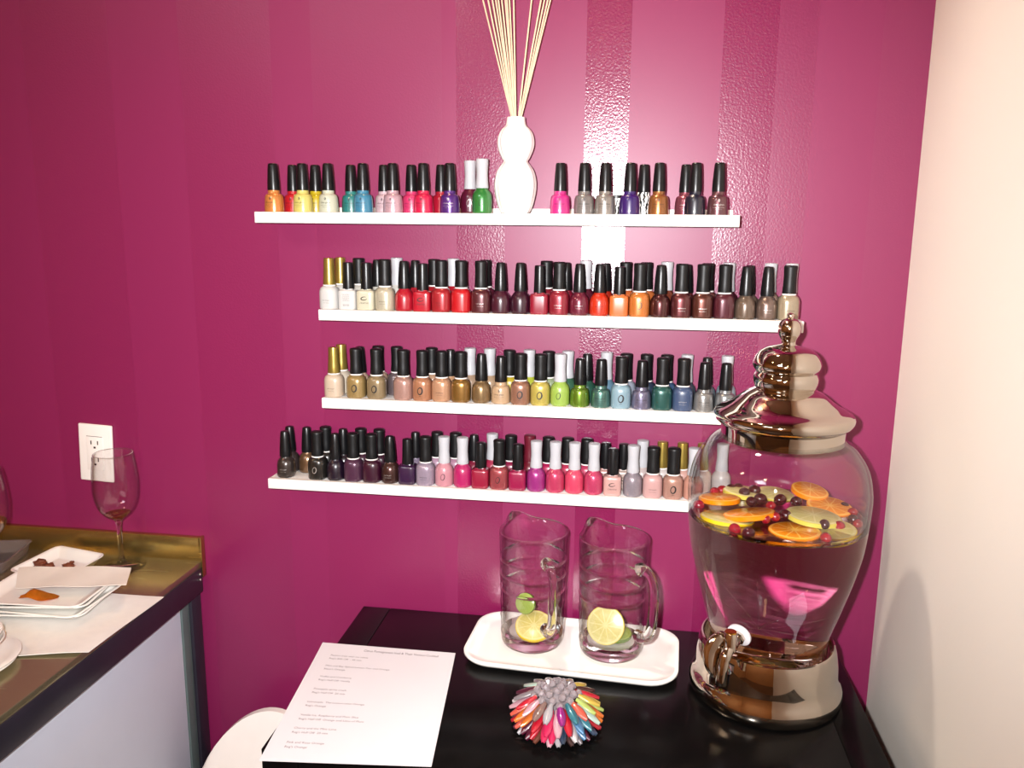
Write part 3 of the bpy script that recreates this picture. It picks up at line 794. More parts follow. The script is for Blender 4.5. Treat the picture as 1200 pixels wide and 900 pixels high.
def put_slice(name, px, py, r, zoff, tx, ty, mat, label, cat, grp, lim=.105):
    P = at(px, py, 2, TZ + WZ + zoff)
    v = Vector((P.x - JX, P.y - JY)); L_ = v.length
    if L_ + r > lim: v *= (lim - r) / L_
    o = obj(name, me_slice, mat, None, (JX + v.x, JY + v.y, TZ + WZ + zoff), (tx, ty, random.uniform(0, 3)))
    o.scale = (r / .032,) * 2 + (1,)
    return tag(o, label, cat, grp)


G = 'citrus slices floating in the dispenser'
put_slice('lemon_slice', 858, 570, .030, .002, .05, -.05, M_LEMONP, 'pale lemon slice floating at the back, nearest the shelves', 'lemon slice', G, .112)
put_slice('orange_slice', 843, 585, .029, .005, .06, .1, M_ORANGE, 'orange slice floating against the jar side nearest the shelves', 'orange slice', G, .112)
put_slice('orange_slice', 878, 603, .034, .004, .12, .18, M_ORANGE, 'tilted orange slice floating just behind the pair of front cranberries', 'orange slice', G)
put_slice('lemon_slice', 836, 611, .036, -.004, -.10, .12, M_LEMON, 'yellow-rinded lemon slice floating at the front below the orange slices', 'lemon slice', G, .112)
put_slice('lemon_slice', 908, 578, .028, .000, .10, 0, M_LEMONP, 'pale lemon slice floating at mid back with the flash glint', 'lemon slice', G)
put_slice('orange_slice', 949, 576, .026, .012, .16, .10, M_ORANGE, 'pale orange slice tilted at the back behind the largest lemon slice', 'orange slice', G, .112)
put_slice('orange_slice', 986, 594, .031, .002, -.05, -.12, M_ORANGE, 'orange slice floating against the jar side nearest the cream wall', 'orange slice', G, .112)
put_slice('lemon_slice', 953, 606, .036, .005, .04, .04, M_LEMONP, 'largest pale lemon slice floating in the middle', 'lemon slice', G)
put_slice('orange_slice', 931, 624, .033, -.002, -.02, -.02, M_ORANGE, 'orange slice with yellow rim floating at the very front', 'orange slice', G, .113)
put_slice('lemon_slice', 982, 626, .034, -.004, -.06, -.12, M_LEMON, 'yellow lemon slice at the front beneath the brightest cranberry', 'lemon slice', G, .113)

me_berry = lathe('cranberry', [(0, -.0068)] + spl2([(.002, -.0066), (.0052, -.0042), (.0065, 0), (.0052, .0042), (.002, .0066)], 4) + [(.0006, .0064), (0, .0060)], 20)
cran = [(860, 619, 1.15, 0, 'cherry red cranberry at the jar front beside a darker one'), (877, 623, 1.15, 1, 'very dark cranberry at the jar front beside a red one'), (970, 630, 1.1, 0, 'brightest red cranberry at the front over the yellow lemon slice'),
        (966, 617, 1.0, 1, 'small dark cranberry behind the brightest front one'), (984, 615, 1.1, 0, 'oval red cranberry on the front lemon slice'), (897, 611, 1.0, 0, 'red cranberry at the jar centre, first of a row of three'),
        (908, 608, 1.0, 0, 'red cranberry at the jar centre, second of a row of three'), (920, 606, 1.15, 1, 'dark cranberry at the jar centre, third of a row of three'), (903, 595, 1.0, 0, 'bright pink-red cranberry in the middle of the dark berry cluster'),
        (872, 580, 1.25, 1, 'large dark berry at the cluster corner near the pale back lemon slice'), (884, 577, 1.25, 1, 'large dark berry topmost in the central cluster'), (891, 587, 1.25, 1, 'large dark berry in the central cluster near the pink one'),
        (880, 590, 1.1, 1, 'dark berry low in the central cluster beside the tilted orange slice'), (914, 588, 1.25, 1, 'bluish dark berry below the flash glint'), (933, 590, 1.1, 1, 'dark berry between the blue-dark berry and largest lemon slice'),
        (822, 570, 1.1, 0, 'red berry first of four along the back rim near the shelves'), (831, 567, 1.1, 0, 'red berry second of four along the back rim near the shelves'), (840, 563, 1.1, 1, 'dark berry third of four along the back rim near the shelves'),
        (848, 561, 1.1, 1, 'dark berry fourth of four along the back rim near the shelves'), (817, 590, 1.1, 0, 'red berry against the glass between orange slice and shelf'), (1005, 591, 1.0, 1, 'dark berry against the glass on the cream wall side'),
        (1011, 599, 1.0, 0, 'pinkish berry against the glass on the cream wall side'), (1009, 613, 1.0, 0, 'lower pinkish berry against the glass on the cream wall side'), (1000, 607, 1.0, 1, 'dark berry just inside the pinkish pair by the cream wall'),
        (958, 567, 1.1, 1, 'dark berry at the far rim behind the tilted pale orange slice'), (976, 573, 1.1, 1, 'dark berry at the far rim behind the orange slice by the wall')]
placed = []
for px, py, s, dk, lab in cran:
    zz = WZ + .004
    P = at(px, py, 2, TZ + zz); v = Vector((P.x - JX, P.y - JY))
    if v.length > .1045: v *= .1045 / v.length
    zz = WZ + (.007 if v.length < .085 else .002)
    for q in placed:
        while (Vector((v.x, v.y, zz)) - q).length < .0125 and v.length < .12: 
            v += (Vector((v.x, v.y)) - Vector((q.x, q.y))).normalized() * .001
            if v.length > .105: v *= .104 / v.length; zz += .0015
    placed.append(Vector((v.x, v.y, zz)))
    o = obj('dark_berry' if dk else 'cranberry', me_berry, M_BERRY if dk else M_CRAN, None, (JX + v.x, JY + v.y, TZ + zz), (random.uniform(1.2, 1.9), random.uniform(-.3, .3), random.uniform(0, 3)))
    o.scale = (s, s, s * 1.08)
    tag(o, lab, 'berry', 'berries floating in the dispenser')

# ------------------------------------------------------------------ platter and two pitchers
def rrect(hx, hy, r, n=8):
    out = []
    for cx, cy, a0 in ((hx - r, hy - r, 0), (-hx + r, hy - r, PI / 2), (-hx + r, -hy + r, PI), (hx - r, -hy + r, 1.5 * PI)):
        for k in range(n + 1):
            a = a0 + PI / 2 * k / n; out.append((cx + r * math.cos(a), cy + r * math.sin(a)))
    return out


def dish(name, hx, hy, r, levels, n=8, wob=None):
    """levels: (inset, z) from the underside centre, out over the rim and back in"""
    rings = []
    V, Fc = [], []
    for ins, z in levels:
        ring = []
        for x, y in rrect(hx - ins, hy - ins, max(.002, r - ins * .8), n):
            ring.append(len(V)); V.append((x, y, z + (wob(x, y) if wob else 0)))
        rings.append(ring)
    m = len(rings[0])
    for A, B in zip(rings, rings[1:]):
        for k in range(m): Fc.append((A[k], A[(k + 1) % m], B[(k + 1) % m], B[k]))
    Fc.append(rings[0][::-1]); Fc.append(rings[-1])
    return pydata(name, V, Fc, True, 60)


pl = obj('serving_platter', dish('serving_platter', .163, .0865, .045, [(.02, 0), (.012, .0005), (.004, .006), (0, .011), (.0005, .0135), (.003, .0142), (.007, .0125), (.015, .0085), (.022, .0075)]), M_PORC, None, (-.0735, -.1035, TZ), (0, 0, math.radians(-3.5)))
tag(pl, 'white rounded rectangular platter under the two glass pitchers', 'platter')

PZ = .0085
mo = [(0, .0), (.030, 0), (.042, .0008), (.0465, .004), (.0485, .010)]
H = .187
for z in (.020, .045, .069, .093, .117, .141):
    mo += [(.0488 + z * .022, z), (.0492 + z * .022, z + .002), (.0482 + z * .022, z + .0045)]
mo += [(.0520, .160), (.0527, .178), (.0529, H - .002), (.0520, H), (.0503, H - .001)]
mi = [(.0492, .165), (.0485, .140), (.0470, .080), (.0455, .030), (.0435, .022), (.036, .0185), (0, .018)]
SPA = math.radians(128)
def spout(t, r, z):
    d = (t - SPA + PI) % (2 * PI) - PI
    k = max(0, (z - .140) / .047) ** 1.6
    g = math.exp(-(d / .30) ** 2) * k
    rr = r * (1 + .20 * g - .03 * math.exp(-(abs(d) - .62) ** 2 / .05) * k)
    zz = z + .010 * math.exp(-(d / .42) ** 2) * k
    return (rr * math.cos(t), rr * math.sin(t), zz)
me_pit = lathe('pitcher_body', mo + mi, 96, spout, 70)
me_pit.materials.append(M_THINP); me_pit.materials.append(M_GLASS)
for p in me_pit.polygons:
    c = p.center; r_ = math.hypot(c.x, c.y)
    if c.z < .0185 and r_ < .0495: p.material_index = 1 if c.z < .0165 or r_ < .037 else 0
    elif c.z > H - .0022 and r_ > .048: p.material_index = 1
    elif r_ > .0484 and any(z - .0002 < c.z < z + .0046 for z in (.093, .117, .141)): p.material_index = 1


def pitcher(cx, cy, ha, label):
    t = root('glass_pitcher', (cx, cy, TZ + PZ), label, 'pitcher', 'glass pitchers on the platter')
    b = obj('body', me_pit, None, t)
    d = Vector((math.cos(ha), math.sin(ha), 0))
    def P(r, z): return d * r + Vector((0, 0, z))
    pts = spl([P(.0508, .150), P(.060, .1535), (P(.071, .149)), P(.079, .134), P(.0815, .110), P(.0805, .080), P(.076, .058), P(.066, .048), P(.0515, .046)], 5)
    h = tube_mesh('handle', pts, [.0078] * 5 + [.0064] * (len(pts) - 10) + [.0076] * 5, seg=14, flat=1.25, nrm=(0, 0, 1))
    obj('handle', h, M_GLASS, t)
    return t


P1 = (-.1382, -.0955); P2 = (-.0147, -.1035)
pitcher(*P1, math.radians(-62), 'glass pitcher nearer the printed sheet, holding lime and lemon slices')
pitcher(*P2, math.radians(-42), 'glass pitcher nearer the drinks dispenser, with an upright lemon slice')


def put_cit(name, loc, rot, r, mat, label, cat):
    o = obj(name, me_slice, mat, None, loc, rot); o.scale = (r / .032,) * 2 + (.8,)
    return tag(o, label, cat, 'citrus in the pitchers')


BZ = TZ + PZ + .0185
put_cit('lemon_slice', (P1[0] + .004, P1[1] - .010, BZ + .0125), (math.radians(24), math.radians(-8), .3), .029, M_LEMON, 'lemon slice lying in the pitcher nearer the printed sheet', 'lemon slice')
put_cit('lime_slice', (P1[0] - .012, P1[1] + .010, BZ + .040), (math.radians(72), 0, math.radians(-18)), .0165, M_LIME, 'small green lime slice leaning in the pitcher nearer the sheet', 'lime slice')
put_cit('lemon_slice', (P2[0] - .008, P2[1] - .012, BZ + .0285), (math.radians(68), 0, math.radians(-12)), .0290, M_LEMONP, 'upright pale lemon slice in the pitcher nearer the dispenser', 'lemon slice')
put_cit('lime_slice', (P2[0] + .006, P2[1] + .012, BZ + .004), (math.radians(3), 0, .4), .026, M_LIME, 'lime slice lying flat under the upright lemon slice', 'lime slice')

# ------------------------------------------------------------------ nail colour swatch flower
SX, SY = -.081, -.292
sf = root('nail_swatch_flower', (SX, SY, TZ), 'flower-shaped fan of coloured nail tips on a clear hub on the table', 'nail colour display')
bm = bmesh.new()
tube(bm, [(0, 0, 0), (0, 0, .012), (0, 0, .043), (0, 0, .049)], [.018, .022, .022, .014], seg=20)
for k in range(26):                     # knobbly clear sockets round the hub
    a = 2.39996 * k; rr = .030 * math.sqrt((k + .5) / 26); z = .050 - .012 * (rr / .030) ** 2
    c = Vector((rr * math.cos(a), rr * math.sin(a), z))
    tube(bm, [c, c + Vector((.003 * math.cos(a), .003 * math.sin(a), .004)), c + Vector((.005 * math.cos(a), .005 * math.sin(a), .0055))], [.0052, .0052, .0028], seg=7)
obj('hub', finish(bm, 'swatch_hub', True, 35), M_HUB, sf)


def nail_tip_mesh():
    V, Fc = [], []
    n, m = 14, 6
    for s in (0, 1):
        for i in range(n + 1):
            u = i / n; wd = .0062 * max(.10, 1 - (max(0, u - .45) / .55) ** 2.2) ** .5 * (.5 + .5 * min(1, u * 2.2))
            for j in range(m + 1):
                v = -1 + 2 * j / m
                V.append((u * .037, v * wd, .0024 * (1 - v * v) - .0045 * u * u - s * .0009))
    W = m + 1; off = (n + 1) * W
    for i in range(n):
        for j in range(m):
            a = i * W + j
            Fc.append((a, a + 1, a + W + 1, a + W)); Fc.append((off + a, off + a + W, off + a + W + 1, off + a + 1))
    edge = [i * W for i in range(n + 1)] + [n * W + j for j in range(1, m + 1)] + [i * W + m for i in range(n - 1, -1, -1)] + [j for j in range(m - 1, 0, -1)]
    for a, b in zip(edge, edge[1:] + edge[:1]): Fc.append((a, b, off + b, off + a))
    return pydata('nail_tip', V, Fc, True, 60)


me_tip = nail_tip_mesh()
tipcols = {'red': '#c8102c', 'hot': '#e0245c', 'cor': '#e2604c', 'ora': '#ee7a24', 'yel': '#e8c850', 'lim': '#b8cc6c', 'mint': '#bfd8c8', 'teal': '#2f8090', 'blu': '#4f86b4', 'nav': '#28405c', 'vio': '#a81f8c', 'pin': '#eeb8c4', 'wht': '#efe4e4',
           'gry': '#8c8488', 'bro': '#7a3a24', 'dbr': '#43201c', 'win': '#5c1230', 'tau': '#8a6c64', 'sil': '#b8b4b8', 'pea': '#e8a078'}
# tiers: (count, radius at root, root z, tilt down in rad, colours clockwise starting at the side nearest the camera's right)
tiers = [(19, .0290, .0430, .26, 'teal cor lim yel red dbr yel bro dbr bro gry mint win gry red pin tau sil vio'.split()),
         (23, .0300, .0360, .38, 'blu teal mint ora lim yel red bro gry tau win pin red win wht pin cor ora ora red hot pin red'.split()),
         (25, .0300, .0285, .48, 'wht blu nav red ora yel bro gry win hot red gry win pin win pea bro gry red cor win red hot hot nav'.split()),
         (25, .0280, .0215, .40, 'gry win nav red bro gry red win wht hot win gry win bro sil gry red win win sil win bro pin sil dbr'.split())]
for ti, (n, r0, z0, tl, cols) in enumerate(tiers):
    for k in range(n):
        a = -PI / 3 + 2 * PI * (k + (.5 if ti % 2 else 0)) / n + random.uniform(-.04, .04)
        e = Euler((random.uniform(-.12, .12), tl + random.uniform(-.04, .04), 0)).to_matrix().to_4x4()
        o = obj('nail_tip', me_tip, polish(tipcols[cols[k % len(cols)]], 's' if k % 3 == 0 else 'c'), sf)
        o.matrix_basis = Matrix.Translation((r0 * math.cos(a), r0 * math.sin(a), z0)) @ Matrix.Rotation(a, 4, 'Z') @ e
        if ti == 0: o.scale = (.82, .95, 1)

# ------------------------------------------------------------------ printed sheet
def quad_grid(name, c, nx, ny, th, zf):
    """curved sheet of paper through four corners, with thickness"""
    V, Fc = [], []
    W = nx + 1; off = (nx + 1) * (ny + 1)
    for s in (0, 1):
        for j in range(ny + 1):
            for i in range(nx + 1):
                u, v = i / nx, j / ny
                p = [(c[0][k] * (1 - u) + c[1][k] * u) * (1 - v) + (c[3][k] * (1 - u) + c[2][k] * u) * v for k in (0, 1)]
                V.append((p[0], p[1], zf(u, v) - s * th))
    for j in range(ny):
        for i in range(nx):
            a = j * W + i
            Fc.append((a, a + W, a + W + 1, a + 1)); Fc.append((off + a, off + a + 1, off + a + W + 1, off + a + W))
    edge = [i for i in range(W)] + [j * W + nx for j in range(1, ny + 1)] + [ny * W + i for i in range(nx - 1, -1, -1)] + [j * W for j in range(ny - 1, 0, -1)]
    for a, b in zip(edge, edge[1:] + edge[:1]): Fc.append((a, b, off + b, off + a))
    return pydata(name, V, Fc, True, 50)


pc = [(-.466, -.143), (-.252, -.140), (-.2235, -.4105), (-.436, -.434)]
PO = (-.345, -.282)
pcl = [(x - PO[0], y - PO[1]) for x, y in pc]
sheet_z = lambda u, v: .0012 + .0010 * max(0, .1 - v) * 10 + .0008 * (1 - u)
sheet = obj('printed_sheet', quad_grid('printed_sheet', pcl, 10, 12, .0004, sheet_z), M_PAPER, None, (PO[0], PO[1], TZ))
tag(sheet, 'white printed sheet of paper lying on the corner of the black table', 'paper sheet')
LINES = [(.33, .050, .0082, 'Citrus Pomegranate Iced & Their Various Cocktail', 1), (.105, .118, .0058, 'Passion fruit with ice cubes', 0), (.105, .150, .0058, "Reg's $45 Off  - 45 min", 0),
         (.105, .222, .0058, 'Mint and Bay Spiced Lemon Tea  and Orange', 0), (.105, .254, .0058, "Stace's Orange", 0), (.105, .326, .0058, 'Vodka and Cranberry', 0), (.105, .358, .0058, "Reg's Half Off  Vanilla", 0),
         (.105, .440, .0058, 'Pineapple spritz crush', 0), (.105, .472, .0058, "Reg's Half Off  20 min", 0), (.105, .552, .0058, 'Lemonade  The Lemon twist Orange', 0), (.105, .584, .0058, "Reg's Orange", 0),
         (.105, .660, .0058, 'Vanilla Ice, Raspberry and Plum Slice', 0), (.105, .692, .0058, "Reg's Half Off  Orange and Lime of Plum", 0), (.105, .762, .0058, 'Cherry and the Mint Lime', 0), (.105, .794, .0058, "Reg's Half Off  20 min", 0),
         (.105, .868, .0058, 'Pink and Rose Orange', 0), (.105, .900, .0058, "Reg's Orange", 0)]
bmT = {0: bmesh.new(), 1: bmesh.new()}
for u0, v0, size, s, bold in LINES:
    me = text_mesh(s, size, 'lettering', 'LEFT'); b = bmT[bold]; n0 = len(b.verts); b.from_mesh(me); b.verts.ensure_lookup_table()
    fx = .54 / .214 if False else 1
    wmax = max(v.co.x for v in b.verts[n0:]); tw = .118 if bold else wmax * .93
    for v in b.verts[n0:]:
        u = u0 + v.co.x / .214 * (tw / wmax); vv = v0 - v.co.y / .282
        p = [(pcl[0][k] * (1 - u) + pcl[1][k] * u) * (1 - vv) + (pcl[3][k] * (1 - u) + pcl[2][k] * u) * vv for k in (0, 1)]
        v.co = Vector((p[0], p[1], sheet_z(u, vv) + .00015))
obj('heading_print', finish(bmT[1], 'heading_print', False), M_INKD, sheet)
obj('list_print', finish(bmT[0], 'list_print', False), M_INK, sheet)

# ------------------------------------------------------------------ steel counter
CX, CZ = -.738, TZ + .0655
ct = root('steel_counter', (CX, 0, 0), 'stainless steel topped counter with white end panel against the plum wall', 'counter')
X0 = -1.65 - CX
obj('worktop', box('worktop', X0, -.001, -.80, -.0015, CZ - .012, CZ, .0015), M_STEELTOP, ct)
obj('backsplash', box('backsplash', X0, 0, -.012, -.001, CZ - .004, CZ + .043, .0012), M_STEEL, ct)
obj('apron', box('apron', X0, 0, -.80, -.013, CZ - .056, CZ - .0115, .0012), M_DKSTEEL, ct)
obj('end_bracket', box('end_bracket', -.004, .0015, -.013, -.0008, CZ - .030, CZ + .044, .0006), M_STEEL, ct)
obj('end_panel', box('end_panel', -.030, -.020, -.80, -.058, .05, CZ - .056, .001), M_PANEL, ct)
obj('corner_post', box('corner_post', -.032, -.017, -.057, -.034, .0, CZ - .056, .001), M_POST, ct)
obj('back_post', box('back_post', -.040, -.012, -.033, -.002, .0, CZ - .056, .001), M_DKSTEEL, ct)
obj('plinth', box('plinth', X0, -.04, -.78, -.06, 0, .05, .001), M_DKSTEEL, ct)
for z in (-.021, -.031):
    m_ = lathe('bolt', [(0, 0), (.0022, 0), (.0018, .0014), (0, .0018)], 12); m_.transform(Matrix.Rotation(PI / 2, 4, 'Y'))
    obj('bolt', m_, M_BOLT, ct, (.0002, -.021, CZ + z))

# wall outlet
oc = at(114.5, 530, 1, 0)
ou = root('wall_outlet', (oc.x, 0, oc.z), 'white electrical outlet plate on the plum wall above the counter', 'outlet'); ou.rotation_euler.y = math.radians(2.6)
obj('cover_plate', box('cover_plate', -.032, .032, -.006, -.0005, -.052, .052, .0025, 3), M_OUTLET, ou)
obj('receptacle', box('receptacle', -.0155, .0155, -.0078, -.0058, -.031, .031, .0008), M_OUTLET, ou)
bm = bmesh.new()
for zc in (.017, -.014):
    add_box(bm, -.0075, -.0055, -.0081, -.0077, zc - .001, zc + .006); add_box(bm, .0050, .0070, -.0081, -.0077, zc - .001, zc + .006)
    add_box(bm, -.002, .002, -.0081, -.0077, zc - .008, zc - .0045)
add_box(bm, -.015, .015, -.0081, -.0077, .0305, .0313)
obj('slots', finish(bm, 'outlet_slots', False), M_SLOT, ou)

# wine glasses
wo = [(0, 0), (.030, 0), (.0385, .0006), (.0392, .0014), (.036, .0024), (.022, .0040), (.010, .0068), (.0056, .011), (.0042, .020), (.0038, .045), (.0040, .072), (.0052, .082)]
bowl = spl2([(.0095, .0865), (.020, .0935), (.0295, .106), (.0350, .122), (.0372, .141), (.0366, .162), (.0345, .183), (.0315, .203)], 5)
bi = [(r - .0013, z + .0009) for r, z in bowl][::-1]
me_wg = lathe('wine_glass', wo + bowl + [(.0311, .2036)] + bi + [(.0, .0875)], 64, angle=60)


me_wg.materials.append(M_THIN); me_wg.materials.append(M_GLASS)
for p in me_wg.polygons:
    if .0045 < p.center.z < .0868 or p.center.z > .2028: p.material_index = 1


def wine_glass(x, y, label, fill, ftop):
    o = obj('wine_glass', me_wg, None, None, (x, y, CZ)); tag(o, label, 'wine glass', 'wine glasses on the steel counter')
    bi2 = [(r - .0003, z + .0002) for r, z in bi[::-1] if z < ftop] 
    w_ = obj('wine', lathe('wine', [(0, .0885)] + bi2 + [(0, bi2[-1][1])], 48), M_WINE, None, (x, y, CZ))
    tag(w_, fill, 'wine')
wine_glass(-.8632, -.0535, 'nearly empty wine glass below the wall outlet', 'few drops of amber wine in the glass below the outlet', .098)
pL = at(-10, 692, 2, CZ)
wine_glass(pL.x, pL.y, 'wine glass with amber wine, cut off at the photo edge', 'amber wine in the glass cut off at the photo edge', .118)

# clear plastic tray behind the wine glass
pc1 = at(8, 648, 2, CZ + .01)
cl = obj('plastic_tray', dish('plastic_tray', .075, .055, .012, [(.012, 0), (.008, .0005), (.002, .020), (0, .021), (0, .022), (.0035, .022), (.010, .0025), (.013, .0020)]), M_PLASTIC, None, (pc1.x - .035, -.09, CZ), (0, 0, .25))
tag(cl, 'empty clear plastic tray beside the backsplash at the photo edge', 'plastic tray')

# ------------------------------------------------------------------ plates and napkins on the counter
def plate_levels(h): return [(.022, 0), (.018, .0006), (.004, h - .003), (0, h - .001), (0, h), (.002, h + .0008), (.006, h - .001), (.016, .0045), (.024, .0036)]
me_plate = dish('square_plate', .085, .062, .016, plate_levels(.013))


def place_dish(name, px, py, z, rz, me, mat, label, cat, grp=None, rot=(0, 0)):
    P = at(px, py, 2, z)
    o = obj(name, me, mat, None, (P.x, P.y, z), (rot[0], rot[1], rz)); return tag(o, label, cat, grp)


# white napkin spread on the steel under the plate stack
V4 = [at(px, py, 2, CZ + .003) for px, py in ((20, 692), (192, 699), (104, 765), (-45, 771))]
c0 = V4[0]
cz = lambda u, v: .0016 + .0035 * (math.sin(3.1 * u + 2 * v) ** 2) * (1 - .4 * u) + .002 * math.sin(7 * v) ** 2 * (1 - u)
nap = obj('napkin', quad_grid('napkin', [(p.x - c0.x, p.y - c0.y) for p in V4], 22, 18, .0009, cz), M_NAPKIN, None, (c0.x, c0.y, CZ + .001))
tag(nap, 'white paper napkin spread under the plate stack, overhanging the counter edge', 'napkin')
gst = 'stacked white plates on the counter'
sp = (74, 722)
z = CZ + .0085
for i, lab in enumerate(['lowest white rectangular plate of the stack on the napkin', 'second white rectangular plate up in the stack on the napkin', 'third white rectangular plate up in the stack on the napkin', 'topmost white rectangular plate with orange peel on it']):
    b = at(66 - i, 724 - i, 2, CZ + .01)
    P = Vector((-.868, -.228, z))
    o = obj('square_plate', me_plate, M_PORC, None, (P.x + (-.003, .004, -.002, .001)[i], P.y + (.002, -.003, .004, 0)[i], z), (0, 0, math.radians(4 + (3, -4, 5, 0)[i])))
    tag(o, lab, 'plate', gst); z += .0062
PTZ = z - .0062
# orange peel curl and napkin on the top plate
pk = at(44, 700, 2, PTZ + .006)
bm = bmesh.new()
rows = []
for k in range(13):
    u = k / 12; x = -.026 + .056 * u; wd = .015 * math.sin(PI * (.06 + .88 * u)) ** .8
    h = .013 * math.sin(PI * min(1, u * 1.5)) ** 2
    rows.append([bm.verts.new((x, wd * s, .001 + h * (1 - s * s * .6) + .003 * abs(s) * (1 - u))) for s in (-1, -.5, 0, .5, 1)])
for A, B in zip(rows, rows[1:]):
    for j in range(4): bm.faces.new((A[j], A[j + 1], B[j + 1], B[j]))
ex = bmesh.ops.solidify(bm, geom=bm.faces[:], thickness=.0018)
pe = obj('orange_peel', finish(bm, 'orange_peel', True, 60), M_PEEL, None, (pk.x, pk.y, PTZ + .0042), (0, 0, .25))
tag(pe, 'curled orange peel scrap on the topmost plate', 'orange peel')
V4 = [at(px, py, 2, PTZ + .02) for px, py in ((22, 667), (154, 667), (148, 686), (18, 689))]
c0 = V4[0]
pz = lambda u, v: .030 * (1 - v) ** 1.6 * (.8 + .2 * math.sin(4 * u)) + .0165 * v + .0015 * math.sin(9 * u)
np2 = obj('napkin', quad_grid('folded_napkin', [(p.x - c0.x, p.y - c0.y) for p in V4], 20, 10, .0009, lambda u, v: .0075 + .004 * (1 - v) ** 2 * (.7 + .3 * math.sin(3 * u)) + .0008 * math.sin(11 * u + 4 * v)), M_NAPKINT, None, (c0.x, c0.y, PTZ + .013))
tag(np2, 'parchment-coloured napkin standing up behind the orange peel', 'napkin')
# plate with brown crumbs behind the stack
me_sq = dish('small_plate', .056, .050, .012, [(.020, 0), (.016, .0006), (.004, .014), (0, .0165), (0, .0175), (.002, .018), (.006, .0155), (.016, .0045), (.022, .0036)])
cp = obj('square_plate', me_sq, M_PORC, None, (-.948, -.100, CZ + .0035), (math.radians(4), 0, math.radians(-12)))
tag(cp, 'small white square plate with brown cake crumbs behind the stack', 'plate', gst)
random.seed(3)
def crumb(px, py, r, lab):
    bm = bmesh.new(); bmesh.ops.create_icosphere(bm, subdivisions=3, radius=r)
    for v in bm.verts:
        n = v.co.normalized(); k = 1 + .35 * math.sin(n.x * 7 + px) * math.sin(n.y * 6 + py) + .2 * math.sin(n.z * 11 + px)
        v.co = Vector((v.co.x * k * 1.25, v.co.y * k, v.co.z * k * .65))
    P = at(px, py, 2, CZ + .014)
    o = obj('cake_crumb', finish(bm, 'cake_crumb', True, 80), M_CRUMB, None, (P.x, P.y, CZ + .0145)); tag(o, lab, 'crumb', 'cake crumbs on the small plate')
crumb(48, 660, .0085, 'largest brown cake crumb on the small square plate'); crumb(57, 664, .0080, 'brown cake crumb touching the largest one')
crumb(80, 664, .0075, 'reddish brown crumb at the plate side nearer the wine glass'); crumb(84, 659, .003, 'small crumb above the reddish brown one'); crumb(94, 665.5, .002, 'tiny dark crumb alone on the small plate')
# fork lying across
f0 = at(96, 668.5, 2, CZ + .03); f1 = at(160, 661, 2, CZ + .004)
fk = tube_mesh('fork', spl([Vector((0, 0, 0)), (f1 - f0) * .35 + Vector((0, 0, .003)), (f1 - f0) * .7, f1 - f0], 5), [.0012] * 4 + [.0016] * 4 + [.0022] * 4 + [.0028] * 4, seg=10, flat=.5)
o = obj('fork_handle', fk, M_CHROME, None, f0); tag(o, 'slim metal cutlery handle resting against the wine glass foot', 'cutlery')
# round white dishes at the photo edge
me_rp = lathe('round_plate', [(0, 0), (.035, 0), (.037, .002), (.055, .006), (.0665, .0095), (.067, .0108), (.066, .0112), (.054, .0085), (.036, .0040), (0, .0036)], 64)
me_bowl = lathe('round_bowl', [(0, 0), (.022, 0), (.024, .002), (.040, .014), (.048, .026), (.0495, .0265), (.0495, .028), (.048, .028), (.039, .016), (.022, .0045), (0, .004)], 64)
b = at(12, 765, 2, CZ + .01)
for i, lab in enumerate(['lower round white saucer under the bowls at the photo edge', 'upper round white saucer under the bowls at the photo edge']):
    tag(obj('saucer', me_rp, M_PORC, None, (-.866 + .002 * i, -.402 + .003 * i, CZ + .0003 + .0045 * i)), lab, 'saucer', 'round dishes at the photo edge')
for i, lab in enumerate(['lower round white bowl on the saucers at the photo edge', 'upper round white bowl on the saucers at the photo edge']):
    tag(obj('round_bowl', me_bowl, M_PORC, None, (-.866 - .002 * i, -.397, CZ + .0095 + .010 * i)), lab, 'bowl', 'round dishes at the photo edge')

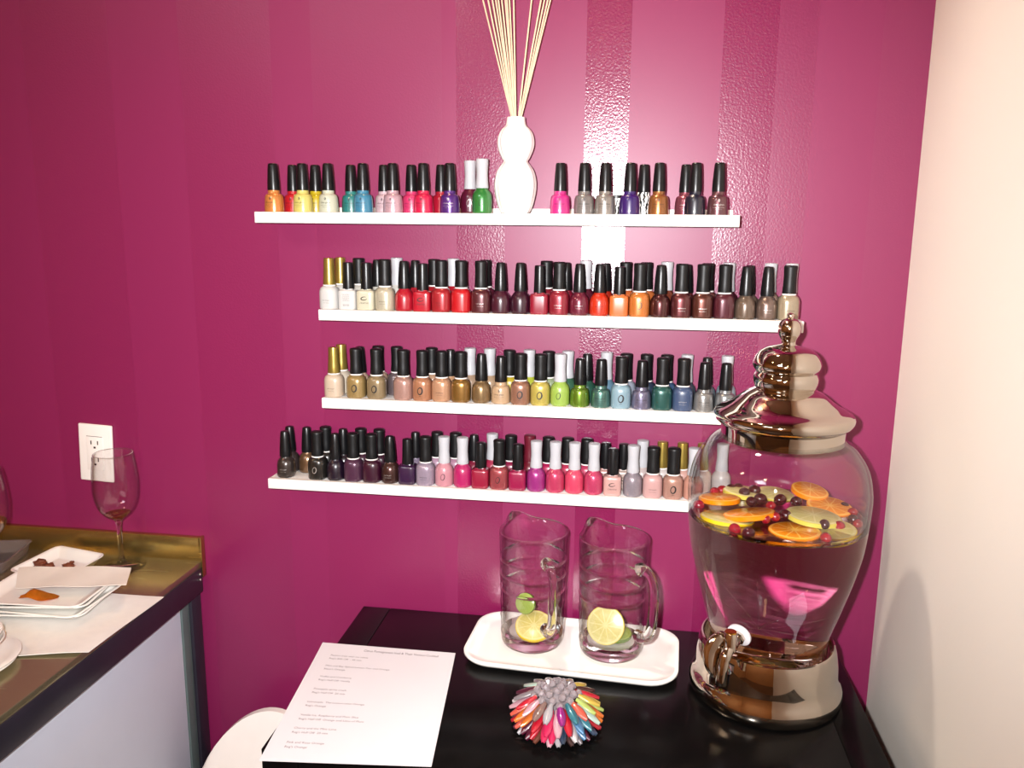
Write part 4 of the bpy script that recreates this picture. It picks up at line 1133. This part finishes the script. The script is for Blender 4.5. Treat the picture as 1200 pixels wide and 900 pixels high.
# ------------------------------------------------------------------ white chair between counter and table
KX, KY = -.592, -.14
ch = root('white_chair', (KX, KY, 0), 'white moulded chair with rounded back tucked between counter and table', 'chair')
V, Fc = [], []
nu, nv = 24, 14
for s in (0, 1):
    for i in range(nu + 1):
        a = -1 + 2 * i / nu
        for j in range(nv + 1):
            v = j / nv
            top = .612 - .19 * (1 - math.sqrt(max(0, 1 - min(1, abs(a)) ** 2.0 * .92)))
            zb = .43; z_ = zb + (top - zb) * v
            y_ = .055 * v + .03 - .05 * (1 - a * a) * 0 - .05 * a * a - s * (.016 - .004 * v)
            V.append((a * .128, y_, z_ - s * .0))
W = nv + 1; off = (nu + 1) * W
for i in range(nu):
    for j in range(nv):
        a = i * W + j
        Fc.append((a, a + 1, a + W + 1, a + W)); Fc.append((off + a, off + a + W, off + a + W + 1, off + a + 1))
edge = [i * W for i in range(nu + 1)] + [nu * W + j for j in range(1, nv + 1)] + [i * W + nv for i in range(nu - 1, -1, -1)] + [j for j in range(nv - 1, 0, -1)]
for a, b in zip(edge, edge[1:] + edge[:1]): Fc.append((a, b, off + b, off + a))
obj('backrest', pydata('backrest', V, Fc, True, 60), M_CHAIR, ch)
obj('seat', dish('chair_seat', .128, .135, .06, [(.02, .425), (.004, .430), (0, .440), (.006, .450), (.03, .446), (.07, .442)]), M_CHAIR, ch, (0, -.075, 0))
for sx in (-1, 1):
    for sy in (-1, 1):
        obj('leg', tube_mesh('leg', [(sx * .085, -.075 + sy * .085, .43), (sx * .105, -.075 + sy * .105, 0)], [.011, .008], seg=12), M_CHROME, ch)

# ------------------------------------------------------------------ render look
scene.view_settings.view_transform = 'Standard'; scene.view_settings.look = 'None'
scene.view_settings.exposure = 0.0; scene.view_settings.gamma = 1.0; scene.view_settings.use_curve_mapping = False
cy = scene.cycles
cy.max_bounces = 20; cy.transmission_bounces = 18; cy.glossy_bounces = 8; cy.diffuse_bounces = 4; cy.transparent_max_bounces = 16
cy.caustics_reflective = True; cy.caustics_refractive = True; cy.blur_glossy = .3; cy.sample_clamp_indirect = 6.0
cy.use_denoising = True
